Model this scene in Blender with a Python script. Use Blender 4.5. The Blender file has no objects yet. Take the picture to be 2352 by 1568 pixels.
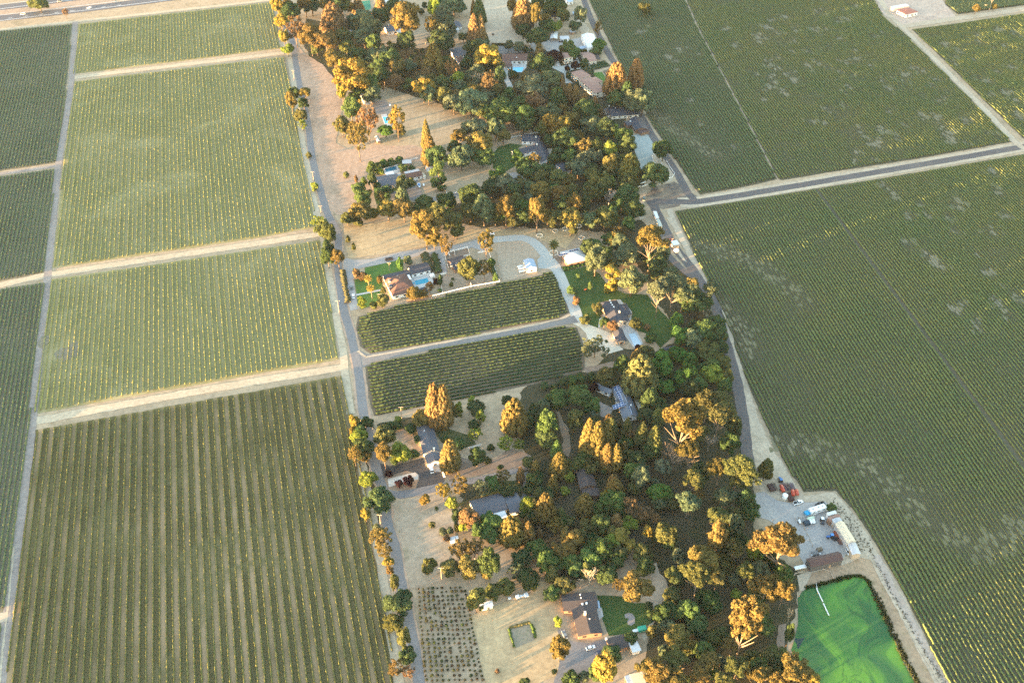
import bpy, bmesh, math, random
import numpy as np
from mathutils import Vector, Matrix, geometry

# ------------------------------------------------------------------ camera
scene = bpy.context.scene
COL = scene.collection
R = math.radians
CAM_H = 400.0
PITCH = 40.0            # degrees below the horizon
FPX = 2352 * 35.0 / 36.0
cam_data = bpy.data.cameras.new("camera")
cam_data.lens = 35.0
cam_data.sensor_width = 36.0
cam_data.clip_start = 1.0
cam_data.clip_end = 9000.0
cam = bpy.data.objects.new("camera", cam_data)
COL.objects.link(cam)
cam.location = (0, 0, CAM_H)
cam.rotation_euler = (R(90 - PITCH), 0, 0)
scene.camera = cam

# ------------------------------------------------------------------ sky, sun, exposure
SUN_EL, SUN_AZ = 2.3, 60.0      # elevation; degrees west of straight behind the camera
sun_dir = Vector((-math.sin(R(SUN_AZ)) * math.cos(R(SUN_EL)), -math.cos(R(SUN_AZ)) * math.cos(R(SUN_EL)), math.sin(R(SUN_EL))))
world = bpy.data.worlds.new("World")
scene.world = world
world.use_nodes = True
wn = world.node_tree
sky = wn.nodes.new("ShaderNodeTexSky")
sky.sky_type = 'NISHITA'
sky.sun_disc = False
sky.sun_elevation = R(SUN_EL)
sky.sun_rotation = math.atan2(sun_dir.x, sun_dir.y)
sky.air_density = 1.0
sky.dust_density = 0.7
sky.ozone_density = 1.15
bg = wn.nodes["Background"]
bg.inputs[1].default_value = 0.15
wn.links.new(sky.outputs[0], bg.inputs[0])
sun_data = bpy.data.lights.new("sun", 'SUN')
sun_data.energy = 3.6
sun_data.angle = R(0.5)
sun_data.color = (1.0, 0.62, 0.29)
sun = bpy.data.objects.new("sun", sun_data)
COL.objects.link(sun)
sun.rotation_euler = (-sun_dir).to_track_quat('-Z', 'Y').to_euler()
sun.location = sun_dir * 900
vs = scene.view_settings
vs.view_transform = 'Standard'
vs.look = 'None'
vs.gamma = 1.0
vs.exposure = 4.3
vs.use_curve_mapping = False
scene.cycles.use_denoising = False
scene.cycles.max_bounces = 5
scene.cycles.volume_bounces = 1
scene.cycles.transparent_max_bounces = 4
scene.cycles.use_adaptive_sampling = True
scene.cycles.adaptive_threshold = 0.004

rng = random.Random(7)

# ------------------------------------------------------------------ picture -> place
_s, _c = math.sin(R(PITCH)), math.cos(R(PITCH))
REG = {  # where measurements were taken: x offset, y offset, zoom
    'W': (0, 0, 1), 'R1': (588, 0, 5), 'R2': (976.2, 0, 5), 'R3': (689, 229.7, 5), 'R4': (1119.7, 229.7, 5), 'R5': (717.8, 516.8, 5),
    'R6': (1177.1, 516.8, 5), 'R7': (775.2, 861.3, 5), 'R8': (1234.6, 803.9, 5), 'S1': (803.9, 1091, 5), 'S2': (1234.6, 1062.3, 5),
    'S3': (1636.5, 1004.9, 5), 'S4': (861.3, 1254.7, 5), 'S5': (1292, 1254.7, 5), 'S6': (1693.9, 1254.7, 5), 'U7': (0, 0, 3.4134),
    'U8': (1320.7, 0, 2.2807), 'T1': (0, 861.3, 5), 'T2': (0, 1254.7, 5), 'T3': (1521.7, 402, 5), 'T4': (1881.7, 1254.7, 2.858), 'T5': (1881.7, 0, 2.858), 'T6': (1550.4, 631.6, 2.858),
    'T7': (689, 918.7, 4.681), 'T8': (1205.9, 0, 4.681)}


def pic(r, x, y):
    ox, oy, k = REG[r]
    return ox + x / k, oy + y / k


def ray(px, py):
    x, y = (px - 1176.0) / FPX, (784.0 - py) / FPX
    return Vector((x, _c + y * _s, -_s + y * _c))


def G(r, x, y, z=0.0):
    d = ray(*pic(r, x, y))
    t = (z - CAM_H) / d.z
    return Vector((d.x * t, d.y * t, z))


def mpp(p):
    """metres per picture unit at a point of the place"""
    return (p.y * _c + (CAM_H - p.z) * _s) / FPX


def proj(p):
    v = Vector(p) - Vector((0, 0, CAM_H))
    w = v.y * _c - v.z * _s
    return 1176 + FPX * v.x / w, 784 - FPX * (v.y * _s + v.z * _c) / w


# ------------------------------------------------------------------ objects
def tag(o, label=None, cat=None, group=None, kind=None):
    if label: o['label'] = label
    if cat: o['category'] = cat
    if group: o['group'] = group
    if kind: o['kind'] = kind
    return o


def thing(name, label, cat, loc=(0, 0, 0), rz=0.0, group=None):
    o = bpy.data.objects.new(name, None)
    o.empty_display_size = 0.5
    COL.objects.link(o)
    o.location = loc
    o.rotation_euler = (0, 0, rz)
    return tag(o, label, cat, group)


def link(name, me, parent=None, mat=None, color=None):
    o = bpy.data.objects.new(name, me)
    COL.objects.link(o)
    if parent: o.parent = parent
    if mat is not None and not me.materials: me.materials.append(mat)
    if color: o.color = (*color, 1)
    return o


class MB:
    """collects shapes into one mesh"""
    def __init__(s): s.v, s.f = [], []

    def add(s, vs, fs):
        n = len(s.v)
        s.v += [tuple(v) for v in vs]
        s.f += [tuple(i + n for i in f) for f in fs]
        return s

    def box(s, c, d, rz=0.0, taper=1.0):
        cs, sn = math.cos(rz), math.sin(rz)
        vs = []
        for z in (-1, 1):
            k = taper if z > 0 else 1.0
            for x, y in ((-1, -1), (1, -1), (1, 1), (-1, 1)):
                a, b = x * d[0] / 2 * k, y * d[1] / 2 * k
                vs.append((c[0] + a * cs - b * sn, c[1] + a * sn + b * cs, c[2] + z * d[2] / 2))
        return s.add(vs, [(3, 2, 1, 0), (4, 5, 6, 7), (0, 1, 5, 4), (1, 2, 6, 5), (2, 3, 7, 6), (3, 0, 4, 7)])

    def tube(s, pts, rads, n=6, cap=True):
        pts = [Vector(p) for p in pts]
        if not isinstance(rads, (list, tuple)): rads = [rads] * len(pts)
        vs, fs = [], []
        for i, p in enumerate(pts):
            d = (pts[min(i + 1, len(pts) - 1)] - pts[max(i - 1, 0)]).normalized()
            a = d.cross(Vector((0, 0, 1)))
            if a.length < 0.05: a = d.cross(Vector((1, 0, 0)))
            a.normalize()
            b = d.cross(a)
            for k in range(n):
                t = 2 * math.pi * k / n
                vs.append(p + (a * math.cos(t) + b * math.sin(t)) * rads[i])
        for i in range(len(pts) - 1):
            for k in range(n):
                fs.append((i * n + k, i * n + (k + 1) % n, (i + 1) * n + (k + 1) % n, (i + 1) * n + k))
        if cap:
            fs.append(tuple(range(n)))
            fs.append(tuple(range((len(pts) - 1) * n + n - 1, (len(pts) - 1) * n - 1, -1)))
        return s.add(vs, fs)

    def lathe(s, c, prof, n=16, axis='z'):
        vs, fs = [], []
        for r, h in prof:
            for k in range(n):
                t = 2 * math.pi * k / n
                p = (r * math.cos(t), r * math.sin(t), h)
                if axis == 'x': p = (p[2], p[0], p[1])
                if axis == 'y': p = (p[0], p[2], p[1])
                vs.append((c[0] + p[0], c[1] + p[1], c[2] + p[2]))
        for i in range(len(prof) - 1):
            for k in range(n):
                fs.append((i * n + k, i * n + (k + 1) % n, (i + 1) * n + (k + 1) % n, (i + 1) * n + k))
        fs.append(tuple(range(n - 1, -1, -1)))
        fs.append(tuple(range((len(prof) - 1) * n, len(prof) * n)))
        return s.add(vs, fs)

    def prism(s, poly, z0, z1):
        n = len(poly)
        vs = [(p[0], p[1], z0) for p in poly] + [(p[0], p[1], z1) for p in poly]
        fs = [tuple(range(n - 1, -1, -1)), tuple(range(n, 2 * n))] + [(i, (i + 1) % n, n + (i + 1) % n, n + i) for i in range(n)]
        return s.add(vs, fs)

    def build(s, name, mat, parent=None, color=None, smooth=False):
        me = bpy.data.meshes.new(name)
        me.from_pydata(s.v, [], s.f)
        me.materials.append(mat)
        bm = bmesh.new()
        bm.from_mesh(me)
        bmesh.ops.recalc_face_normals(bm, faces=bm.faces)
        bm.to_mesh(me)
        bm.free()
        if smooth:
            me.polygons.foreach_set('use_smooth', [True] * len(me.polygons))
        return link(name, me, parent, None, color)


def np_mesh(name, v, q, mat, smooth=False):
    me = bpy.data.meshes.new(name)
    v = np.asarray(v, dtype=np.float32)
    q = np.asarray(q, dtype=np.int32)
    me.vertices.add(len(v))
    me.vertices.foreach_set('co', v.ravel())
    me.loops.add(q.size)
    me.loops.foreach_set('vertex_index', q.ravel())
    me.polygons.add(len(q))
    me.polygons.foreach_set('loop_start', np.arange(0, q.size, q.shape[1], dtype=np.int32))
    me.polygons.foreach_set('loop_total', np.full(len(q), q.shape[1], dtype=np.int32))
    if smooth: me.polygons.foreach_set('use_smooth', np.ones(len(q), dtype=bool))
    me.materials.append(mat)
    me.update(calc_edges=True)
    return me


# ------------------------------------------------------------------ materials
class NT:
    def __init__(s, name):
        s.m = bpy.data.materials.new(name)
        s.m.use_nodes = True
        s.t = s.m.node_tree
        s.b = s.t.nodes["Principled BSDF"]
        s.b.inputs['Roughness'].default_value = 0.9
        s.b.inputs['Specular IOR Level'].default_value = 0.25
        s._tc = None

    def n(s, kind, **kw):
        o = s.t.nodes.new('ShaderNode' + kind)
        for k, v in kw.items(): setattr(o, k, v)
        return o

    def put(s, sock, v):
        if isinstance(v, bpy.types.NodeSocket): s.t.links.new(v, sock)
        elif isinstance(v, (tuple, list)) and len(v) == 3 and sock.type == 'RGBA': sock.default_value = (*v, 1)
        else: sock.default_value = v

    def coord(s, which='Object', rot=0.0, scale=(1, 1, 1)):
        if s._tc is None: s._tc = s.n('TexCoord')
        m = s.n('Mapping')
        m.inputs['Rotation'].default_value = (0, 0, rot)
        m.inputs['Scale'].default_value = scale
        s.t.links.new(s._tc.outputs[which], m.inputs['Vector'])
        return m.outputs[0]

    def noise(s, co, scale, detail=3.0, rough=0.6, dist=0.0):
        o = s.n('TexNoise')
        s.put(o.inputs['Vector'], co)
        o.inputs['Scale'].default_value = scale
        o.inputs['Detail'].default_value = detail
        o.inputs['Roughness'].default_value = rough
        o.inputs['Distortion'].default_value = dist
        return o.outputs['Fac']

    def ramp(s, fac, a, b):
        o = s.n('MapRange')
        s.put(o.inputs['Value'], fac)
        o.inputs['From Min'].default_value = a
        o.inputs['From Max'].default_value = b
        return o.outputs[0]

    def mix(s, fac, a, b, mode='MIX'):
        o = s.n('Mix', data_type='RGBA', blend_type=mode)
        s.put(o.inputs[0], fac)
        s.put(o.inputs[6], a)
        s.put(o.inputs[7], b)
        return o.outputs[2]

    def math(s, op, a, b=0.0):
        o = s.n('Math', operation=op)
        s.put(o.inputs[0], a)
        s.put(o.inputs[1], b)
        return o.outputs[0]

    def base(s, c):
        s.put(s.b.inputs['Base Color'], c)
        return s


def mat_plain(name, c, rough=0.6, var=0.12, scale=0.6, metallic=0.0, bands=None):
    t = NT(name)
    co = t.coord()
    f = t.ramp(t.noise(co, scale, 5, 0.7), 0.25, 0.75)
    col = t.mix(f, tuple(x * (1 - var) for x in c), tuple(min(1, x * (1 + var)) for x in c))
    if bands:
        w = t.n('TexWave', bands_direction=bands[0])
        t.put(w.inputs['Vector'], co)
        w.inputs['Scale'].default_value = bands[1]
        w.inputs['Distortion'].default_value = 0.3
        col = t.mix(t.math('MULTIPLY', w.outputs['Fac'], bands[2]), col, tuple(x * 0.45 for x in c))
    t.base(col)
    t.b.inputs['Roughness'].default_value = rough
    t.b.inputs['Metallic'].default_value = metallic
    return t.m


def mat_ground(name, c1, c2, c3=None, big=0.012, fine=0.35, streak=None, spot=None):
    """dry soil and grass: broad patches, tufts and, where mown, streaks"""
    t = NT(name)
    co = t.coord()
    f = t.ramp(t.noise(co, big, 4, 0.6, 0.6), 0.35, 0.65)
    col = t.mix(f, c1, c2)
    if c3:
        g = t.ramp(t.noise(co, big * 3.1, 5, 0.65, 1.0), 0.52, 0.72)
        col = t.mix(g, col, c3)
    if streak:
        cs = t.coord('Object', streak[0], (1, 0.06, 1))
        col = t.mix(t.math('MULTIPLY', t.ramp(t.noise(cs, streak[1], 4, 0.7), 0.4, 0.7), streak[2]), col, tuple(x * 0.62 for x in c1))
    tuft = t.noise(co, fine, 6, 0.75)
    col = t.mix(t.ramp(tuft, 0.2, 0.8), t.mix(0.5, col, (0.02, 0.018, 0.012), 'MIX'), t.mix(0.35, col, (1, 0.95, 0.85), 'SOFT_LIGHT'))
    if spot:
        col = t.mix(t.math('MULTIPLY', t.ramp(t.noise(co, spot[0], 2, 0.5), spot[1], spot[1] + 0.07), 0.75), col, spot[2])
    t.base(col)
    t.b.inputs['Roughness'].default_value = 1.0
    t.b.inputs['Specular IOR Level'].default_value = 0.05
    return t.m


def mat_leaf(name, trans=0.35, contrast=0.55, scale=2.0):
    """foliage: colour from the object, mottled leaf by leaf"""
    t = NT(name)
    oi = t.n('ObjectInfo')
    co = t.coord('Object')
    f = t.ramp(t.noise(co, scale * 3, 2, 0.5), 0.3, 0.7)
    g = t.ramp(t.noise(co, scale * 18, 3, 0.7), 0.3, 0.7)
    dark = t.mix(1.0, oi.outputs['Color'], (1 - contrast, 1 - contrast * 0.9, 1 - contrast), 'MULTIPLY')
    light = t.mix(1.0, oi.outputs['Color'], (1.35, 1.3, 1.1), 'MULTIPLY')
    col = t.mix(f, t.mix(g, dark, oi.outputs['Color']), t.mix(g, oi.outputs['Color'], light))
    d = t.n('BsdfDiffuse')
    tr = t.n('BsdfTranslucent')
    ms = t.n('MixShader')
    t.put(d.inputs['Color'], col)
    t.put(tr.inputs['Color'], col)
    ms.inputs[0].default_value = trans
    t.t.links.new(d.outputs[0], ms.inputs[1])
    t.t.links.new(tr.outputs[0], ms.inputs[2])
    t.t.links.new(ms.outputs[0], t.t.nodes['Material Output'].inputs['Surface'])
    t.t.nodes.remove(t.b)
    return t.m


def mat_obj(name, rough=0.4, var=0.1, spec=0.4):
    """painted things: colour from the object, slightly uneven"""
    t = NT(name)
    oi = t.n('ObjectInfo')
    f = t.ramp(t.noise(t.coord(), 1.5, 4, 0.7), 0.3, 0.7)
    t.base(t.mix(f, t.mix(1.0, oi.outputs['Color'], (1 - var,) * 3, 'MULTIPLY'), oi.outputs['Color']))
    t.b.inputs['Roughness'].default_value = rough
    t.b.inputs['Specular IOR Level'].default_value = spec
    return t.m


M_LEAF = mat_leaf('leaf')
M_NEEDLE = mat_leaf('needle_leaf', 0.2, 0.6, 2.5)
M_BARK = mat_plain('bark', (0.11, 0.08, 0.055), 0.95, 0.35, 3)
M_PALE_BARK = mat_plain('pale_bark', (0.17, 0.13, 0.09), 0.9, 0.3, 3)
M_TWIG = mat_obj('twig', 0.9, 0.35, 0.1)
M_PAINT = mat_obj('paint', 0.35)
M_MATT = mat_obj('matt_paint', 0.85, 0.25, 0.2)
M_GLASS = mat_plain('dark_glass', (0.02, 0.024, 0.03), 0.08, 0.1)
M_TYRE = mat_plain('tyre_rubber', (0.015, 0.015, 0.015), 0.9)
M_WOOD = mat_plain('weathered_wood', (0.30, 0.21, 0.13), 0.85, 0.3, 2)
M_WHITE = mat_plain('white_paint', (0.74, 0.72, 0.68), 0.6, 0.08)
M_CONCRETE = mat_plain('concrete', (0.42, 0.40, 0.37), 0.9, 0.15, 0.5)

# ================================================================== THE SETTING: ground, roads, lawns
TAN1, TAN2, TAN3 = (0.40, 0.30, 0.20), (0.33, 0.25, 0.17), (0.24, 0.19, 0.12)
M_DRY = mat_ground('dry_grass', TAN1, TAN2, TAN3, 0.02, 0.30)
M_STRAW = mat_ground('straw', (0.50, 0.37, 0.21), (0.40, 0.29, 0.17), (0.29, 0.22, 0.13), 0.03, 0.4, (R(15), 0.5, 0.35), (0.35, 0.68, (0.10, 0.09, 0.05)))
M_PINK = mat_ground('stubble', (0.46, 0.32, 0.23), (0.37, 0.26, 0.19), (0.26, 0.20, 0.14), 0.012, 0.3, (R(12), 0.45, 0.6))
M_MOWN = mat_ground('mown_grass', (0.43, 0.33, 0.21), (0.34, 0.26, 0.17), (0.25, 0.21, 0.13), 0.02, 0.35, (R(-74), 0.4, 0.6))
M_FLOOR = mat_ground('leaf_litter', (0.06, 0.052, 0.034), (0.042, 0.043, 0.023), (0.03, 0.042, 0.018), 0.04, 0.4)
M_BARE = mat_ground('bare_soil', (0.25, 0.185, 0.14), (0.205, 0.155, 0.12), None, 0.05, 0.5)
M_PALE = mat_ground('pale_dirt', (0.46, 0.375, 0.275), (0.39, 0.315, 0.235), (0.31, 0.25, 0.18), 0.03, 0.5)
M_TRACK = mat_ground('pale_track', (0.47, 0.385, 0.275), (0.41, 0.335, 0.24), (0.34, 0.275, 0.195), 0.04, 0.5)
M_GREYTRK = mat_ground('grey_track', (0.30, 0.25, 0.22), (0.24, 0.20, 0.18), (0.34, 0.29, 0.25), 0.04, 0.5)
M_GRAVEL = mat_ground('gravel', (0.36, 0.34, 0.32), (0.31, 0.29, 0.28), (0.40, 0.37, 0.33), 0.04, 0.9)
M_PALEGRAVEL = mat_ground('pale_gravel', (0.42, 0.43, 0.40), (0.37, 0.38, 0.36), (0.46, 0.45, 0.40), 0.03, 0.9)
M_BLUEGRAVEL = mat_ground('cool_gravel', (0.31, 0.34, 0.33), (0.26, 0.30, 0.29), (0.34, 0.36, 0.34), 0.03, 0.9)
M_CREAM = mat_ground('cream_gravel', (0.62, 0.55, 0.43), (0.58, 0.51, 0.40), None, 0.03, 0.9)
M_ASPHALT = mat_ground('asphalt', (0.17, 0.165, 0.165), (0.20, 0.19, 0.185), (0.22, 0.205, 0.19), 0.03, 0.8)
M_LANE = mat_ground('worn_asphalt', (0.165, 0.165, 0.175), (0.19, 0.185, 0.19), (0.21, 0.20, 0.195), 0.02, 0.8)
M_DARKASPH = mat_ground('new_asphalt', (0.055, 0.055, 0.06), (0.065, 0.065, 0.07), None, 0.05, 0.8)
M_FARMROAD = mat_ground('dark_road', (0.095, 0.088, 0.092), (0.115, 0.105, 0.105), (0.15, 0.13, 0.12), 0.03, 0.7)
M_HIGHWAY = mat_ground('highway_asphalt', (0.115, 0.115, 0.125), (0.135, 0.13, 0.14), None, 0.02, 0.6)
M_LAWN = mat_ground('lawn_grass', (0.045, 0.085, 0.022), (0.032, 0.066, 0.02), (0.06, 0.095, 0.03), 0.05, 0.6)
M_BRIGHTLAWN = mat_ground('watered_grass', (0.085, 0.16, 0.035), (0.06, 0.125, 0.03), None, 0.06, 0.6)
M_DULLLAWN = mat_ground('dull_grass', (0.05, 0.07, 0.025), (0.06, 0.065, 0.028), None, 0.05, 0.5)
M_MARK = mat_plain('road_paint', (0.72, 0.72, 0.7), 0.7, 0.1)
M_BURNT = mat_ground('burnt_ground', (0.10, 0.085, 0.08), (0.28, 0.22, 0.16), (0.07, 0.065, 0.065), 0.06, 0.5)

_layer = {}


def outline(pts, jitter, step):
    out, w = [], 0.0
    step = min(step, 2.0)
    for a, b in zip(pts, pts[1:] + pts[:1]):
        d = (b - a)
        n = max(1, int(d.length / step))
        nr = Vector((-d.y, d.x, 0)).normalized() if d.length > 0 else Vector((0, 0, 0))
        for k in range(n):
            w = w * 0.86 + rng.uniform(-jitter, jitter) * 0.42
            out.append(a + d * (k / n) + nr * (w + rng.uniform(-jitter, jitter) * 0.2))
    return out


def sheet(name, mat, r, pts, layer, jitter=0.0, step=3.0, kind='structure'):
    """one flat patch of ground with an outline as uneven as the place's"""
    i = _layer[layer] = _layer.get(layer, -1) + 1
    z = layer * 0.03 + i * 0.0004
    p = [G(r, x, y) for x, y in pts]
    if jitter: p = outline(p, jitter, step)
    tri = geometry.tessellate_polygon([[Vector((q.x, q.y, 0)) for q in p]])
    me = bpy.data.meshes.new(name)
    me.from_pydata([(q.x, q.y, z) for q in p], [], [t if geometry.normal([p[t[0]], p[t[1]], p[t[2]]]).z > 0 else t[::-1] for t in tri])
    o = link(name, me, None, mat)
    o['kind'] = kind
    return o


def smooth_path(p, n=6):
    out = []
    for i in range(len(p) - 1):
        a, b, c, d = p[max(i - 1, 0)], p[i], p[i + 1], p[min(i + 2, len(p) - 1)]
        for k in range(n):
            t = k / n
            out.append(0.5 * ((2 * b) + (c - a) * t + (2 * a - 5 * b + 4 * c - d) * t * t + (3 * b - a - 3 * c + d) * t ** 3))
    return out + [p[-1]]


def strip(name, mat, r, pts, width, layer, jitter=0.0, parent=None, z=None, smooth=True):
    i = _layer[layer] = _layer.get(layer, -1) + 1
    z = layer * 0.03 + i * 0.0004 if z is None else z
    p = [G(r, *q[:2]) for q in pts]
    if smooth: p = smooth_path(p)
    q = [p[0]]
    for a in p[1:]:                                   # even steps
        d = a - q[-1]
        n = max(1, int(d.length / 4.0))
        b = q[-1].copy()
        q += [b + d * (k + 1) / n for k in range(n)]
    v, f = [], []
    for k, a in enumerate(q):
        d = (q[min(k + 1, len(q) - 1)] - q[max(k - 1, 0)]).normalized()
        nr = Vector((-d.y, d.x, 0))
        for sgn in (1, -1):
            b = a + nr * sgn * (width / 2 + rng.uniform(-jitter, jitter))
            v.append((b.x, b.y, z))
        if k: f.append((2 * k - 2, 2 * k - 1, 2 * k + 1, 2 * k))
    me = bpy.data.meshes.new(name)
    me.from_pydata(v, [], [t if geometry.normal([Vector(v[t[0]]), Vector(v[t[1]]), Vector(v[t[2]])]).z > 0 else t[::-1] for t in f])
    o = link(name, me, parent, mat)
    if parent is None: o['kind'] = 'structure'
    return o


g = MB().add([(-1600, -300, 0), (1600, -300, 0), (1600, 2600, 0), (-1600, 2600, 0)], [(0, 1, 2, 3)]).build('ground', M_DRY)
g['kind'] = 'structure'

# woodland floor
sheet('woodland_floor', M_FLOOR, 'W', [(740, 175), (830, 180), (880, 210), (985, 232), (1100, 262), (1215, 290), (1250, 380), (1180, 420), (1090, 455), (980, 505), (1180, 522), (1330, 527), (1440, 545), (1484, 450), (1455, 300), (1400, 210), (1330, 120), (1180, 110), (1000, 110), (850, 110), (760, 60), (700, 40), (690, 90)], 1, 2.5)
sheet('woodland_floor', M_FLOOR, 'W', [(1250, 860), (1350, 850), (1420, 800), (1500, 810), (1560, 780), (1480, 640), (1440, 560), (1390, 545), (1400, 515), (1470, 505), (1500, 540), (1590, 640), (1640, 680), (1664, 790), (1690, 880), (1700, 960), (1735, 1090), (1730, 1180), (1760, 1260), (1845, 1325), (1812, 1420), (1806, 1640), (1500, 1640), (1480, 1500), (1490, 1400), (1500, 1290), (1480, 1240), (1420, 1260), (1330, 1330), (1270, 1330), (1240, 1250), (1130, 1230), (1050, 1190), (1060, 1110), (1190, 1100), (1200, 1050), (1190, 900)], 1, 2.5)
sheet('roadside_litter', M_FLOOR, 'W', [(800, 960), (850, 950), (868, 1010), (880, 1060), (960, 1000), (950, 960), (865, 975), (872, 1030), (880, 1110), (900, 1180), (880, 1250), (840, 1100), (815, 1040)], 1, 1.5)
sheet('dirt', M_PALE, 'W', [(1480, 1290), (1512, 1290), (1530, 1330), (1540, 1370), (1520, 1400), (1500, 1440), (1475, 1470), (1490, 1400)], 2, 2)
sheet('dirt', mat_ground('wood_dirt', (0.26, 0.19, 0.13), (0.20, 0.15, 0.11), None, 0.05, 0.5), 'S8' if False else 'R8', [(190, 690), (260, 700), (340, 860), (400, 1160), (350, 1230), (290, 1180), (300, 1000), (250, 830)], 2, 1.5)
sheet('dirt', M_BARE, 'R7', [(1400, 950), (1550, 1010), (1830, 980), (2000, 860), (2150, 900), (2300, 1030), (2200, 1080), (1900, 1110), (1500, 1190), (1290, 1260), (1240, 1110)], 2, 2)
sheet('dirt', mat_ground('garden_dirt', (0.30, 0.21, 0.16), (0.24, 0.18, 0.13), (0.17, 0.15, 0.08), 0.06, 0.5), 'R7', [(640, 620), (760, 620), (900, 670), (880, 760), (960, 900), (900, 900), (830, 820), (680, 740)], 2, 1.5)
sheet('dirt', M_BARE, 'R8', [(530, 190), (880, 130), (880, 200), (700, 240), (560, 260)], 2, 1)

# dry fields between the lane and the trees
sheet('dry_field', M_PINK, 'W', [(676, 97), (700, 124), (740, 148), (776, 190), (790, 222), (785, 262), (770, 330), (800, 344), (845, 340), (880, 330), (965, 330), (985, 345), (975, 372), (860, 375), (842, 400), (850, 440), (812, 480), (800, 492), (775, 492), (752, 470), (722, 340), (708, 260), (690, 170)], 2, 1.0)
sheet('dry_field', M_MOWN, 'W', [(882, 200), (905, 205), (985, 233), (1080, 256), (1130, 270), (1110, 290), (1060, 290), (1030, 340), (1020, 380), (985, 400), (975, 372), (985, 345), (950, 335), (862, 332), (905, 300), (930, 260), (885, 235)], 2, 1.5)
sheet('dry_field', M_MOWN, 'W', [(1060, 385), (1130, 375), (1135, 400), (1070, 440), (1020, 446), (1025, 410)], 2, 1.2)
sheet('dry_field', M_STRAW, 'W', [(790, 515), (845, 515), (945, 495), (960, 530), (1010, 555), (1000, 562), (905, 580), (800, 594), (790, 560)], 3, 0.8)
sheet('dry_field', M_STRAW, 'W', [(1080, 527), (1330, 530), (1300, 570), (1262, 560), (1230, 543), (1160, 540), (1090, 545), (1060, 560), (1040, 556)], 2, 1.0)
sheet('dry_field', mat_ground('pale_pasture', (0.47, 0.38, 0.28), (0.42, 0.34, 0.25), (0.36, 0.29, 0.21), 0.03, 0.3, (R(12), 0.4, 0.35)), 'W', [(1112, -40), (1168, -40), (1190, 60), (1215, 100), (1120, 98), (1112, 60)], 2, 1)
sheet('dry_field', mat_ground('grey_pasture', (0.40, 0.32, 0.23), (0.34, 0.27, 0.20), (0.27, 0.23, 0.15), 0.035, 0.35, (R(-78), 0.5, 0.3), (0.25, 0.70, (0.14, 0.12, 0.07))), 'W', [(896, 1180), (905, 1152), (970, 1140), (1030, 1132), (1045, 1190), (1050, 1230), (1030, 1290), (1010, 1335), (935, 1352), (915, 1260)], 2, 0.8)
sheet('paddock', M_STRAW, 'S4', [(1090, 800), (1230, 730), (1500, 640), (1750, 590), (1860, 400), (1900, 380), (2030, 430), (1990, 560), (2130, 620), (2160, 780), (2110, 900), (2110, 1050), (2060, 1100), (2200, 1330), (2100, 1480), (1900, 1568), (1850, 1750), (1270, 1750), (1240, 1500), (1180, 1200)], 3, 0.8)
sheet('garden_plot', mat_ground('plot_soil', (0.27, 0.22, 0.16), (0.22, 0.19, 0.14), (0.18, 0.19, 0.10), 0.2, 0.6), 'S4', [(1535, 945), (1790, 885), (1845, 1065), (1615, 1165)], 4, 0.5)
sheet('dirt', M_PALE, 'W', [(1735, 1092), (1712, 1000), (1700, 905), (1712, 880), (1745, 970), (1760, 1000), (1808, 1082), (1845, 1135), (1918, 1130), (1968, 1185), (2058, 1335), (2220, 1640), (2110, 1640), (2085, 1568), (1992, 1330), (1975, 1318), (1900, 1338), (1840, 1355), (1830, 1320), (1900, 1290), (1960, 1270), (1900, 1150), (1800, 1150), (1750, 1140)], 2, 1.2)
sheet('bank', mat_ground('dry_bank', (0.37, 0.26, 0.17), (0.30, 0.21, 0.14), (0.20, 0.16, 0.09), 0.06, 0.5), 'S6', [(780, 470), (850, 300), (1250, 200), (1420, 140), (1520, 160), (1740, 560), (2000, 1050), (2270, 1568), (2400, 1900), (2130, 1900), (1950, 1400), (1700, 800), (1470, 370), (1350, 330), (1000, 420)], 3, 0.8)
sheet('bank', M_BARE, 'S6', [(470, 900), (550, 880), (540, 1100), (520, 1380), (440, 1380), (450, 1100)], 3, 0.8)
sheet('yard', M_PALE, 'R4', [(1850, 940), (1980, 970), (2120, 930), (2150, 830), (2060, 680), (1990, 620), (1890, 640), (1900, 720), (1990, 760), (2070, 830), (2040, 900)], 3, 0.6)
sheet('yard', M_PALE, 'R4', [(1690, 1100), (1740, 1000), (1850, 950), (1900, 960), (1830, 1080), (1800, 1170), (1800, 1350), (1760, 1380), (1720, 1290)], 3, 0.8)
sheet('yard', M_BURNT, 'R4', [(1830, 1090), (1900, 1010), (2150, 930), (2250, 1010), (2330, 1060), (2420, 1110), (2330, 1190), (2020, 1250), (1830, 1190)], 3, 1.0)
sheet('dirt', M_PALE, 'T3', [(40, 400), (110, 380), (150, 500), (170, 580), (130, 590)], 4, 0.5)
sheet('dirt', M_PALE, 'R6', [(1800, 190), (1840, 180), (1900, 250), (2005, 430), (1960, 410), (1870, 300)], 6, 0.4)
sheet('dirt', mat_ground('pink_dirt', (0.50, 0.38, 0.30), (0.42, 0.32, 0.26), (0.30, 0.23, 0.2), 0.05, 0.3), 'T5', [(330, -60), (420, 90), (520, 160), (560, 165), (700, 150), (900, 110), (820, 20), (800, -60)], 2, 1.5)
sheet('dirt', M_PALE, 'R2', [(1730, 230), (1790, 240), (1890, 340), (1870, 380), (1790, 380), (1760, 290)], 2, 0.8)
sheet('yard', M_GRAVEL, 'R2', [(1340, 470), (1420, 440), (1560, 470), (1680, 460), (1800, 430), (1850, 540), (1720, 580), (1500, 600), (1390, 590)], 2, 0.8)
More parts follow.
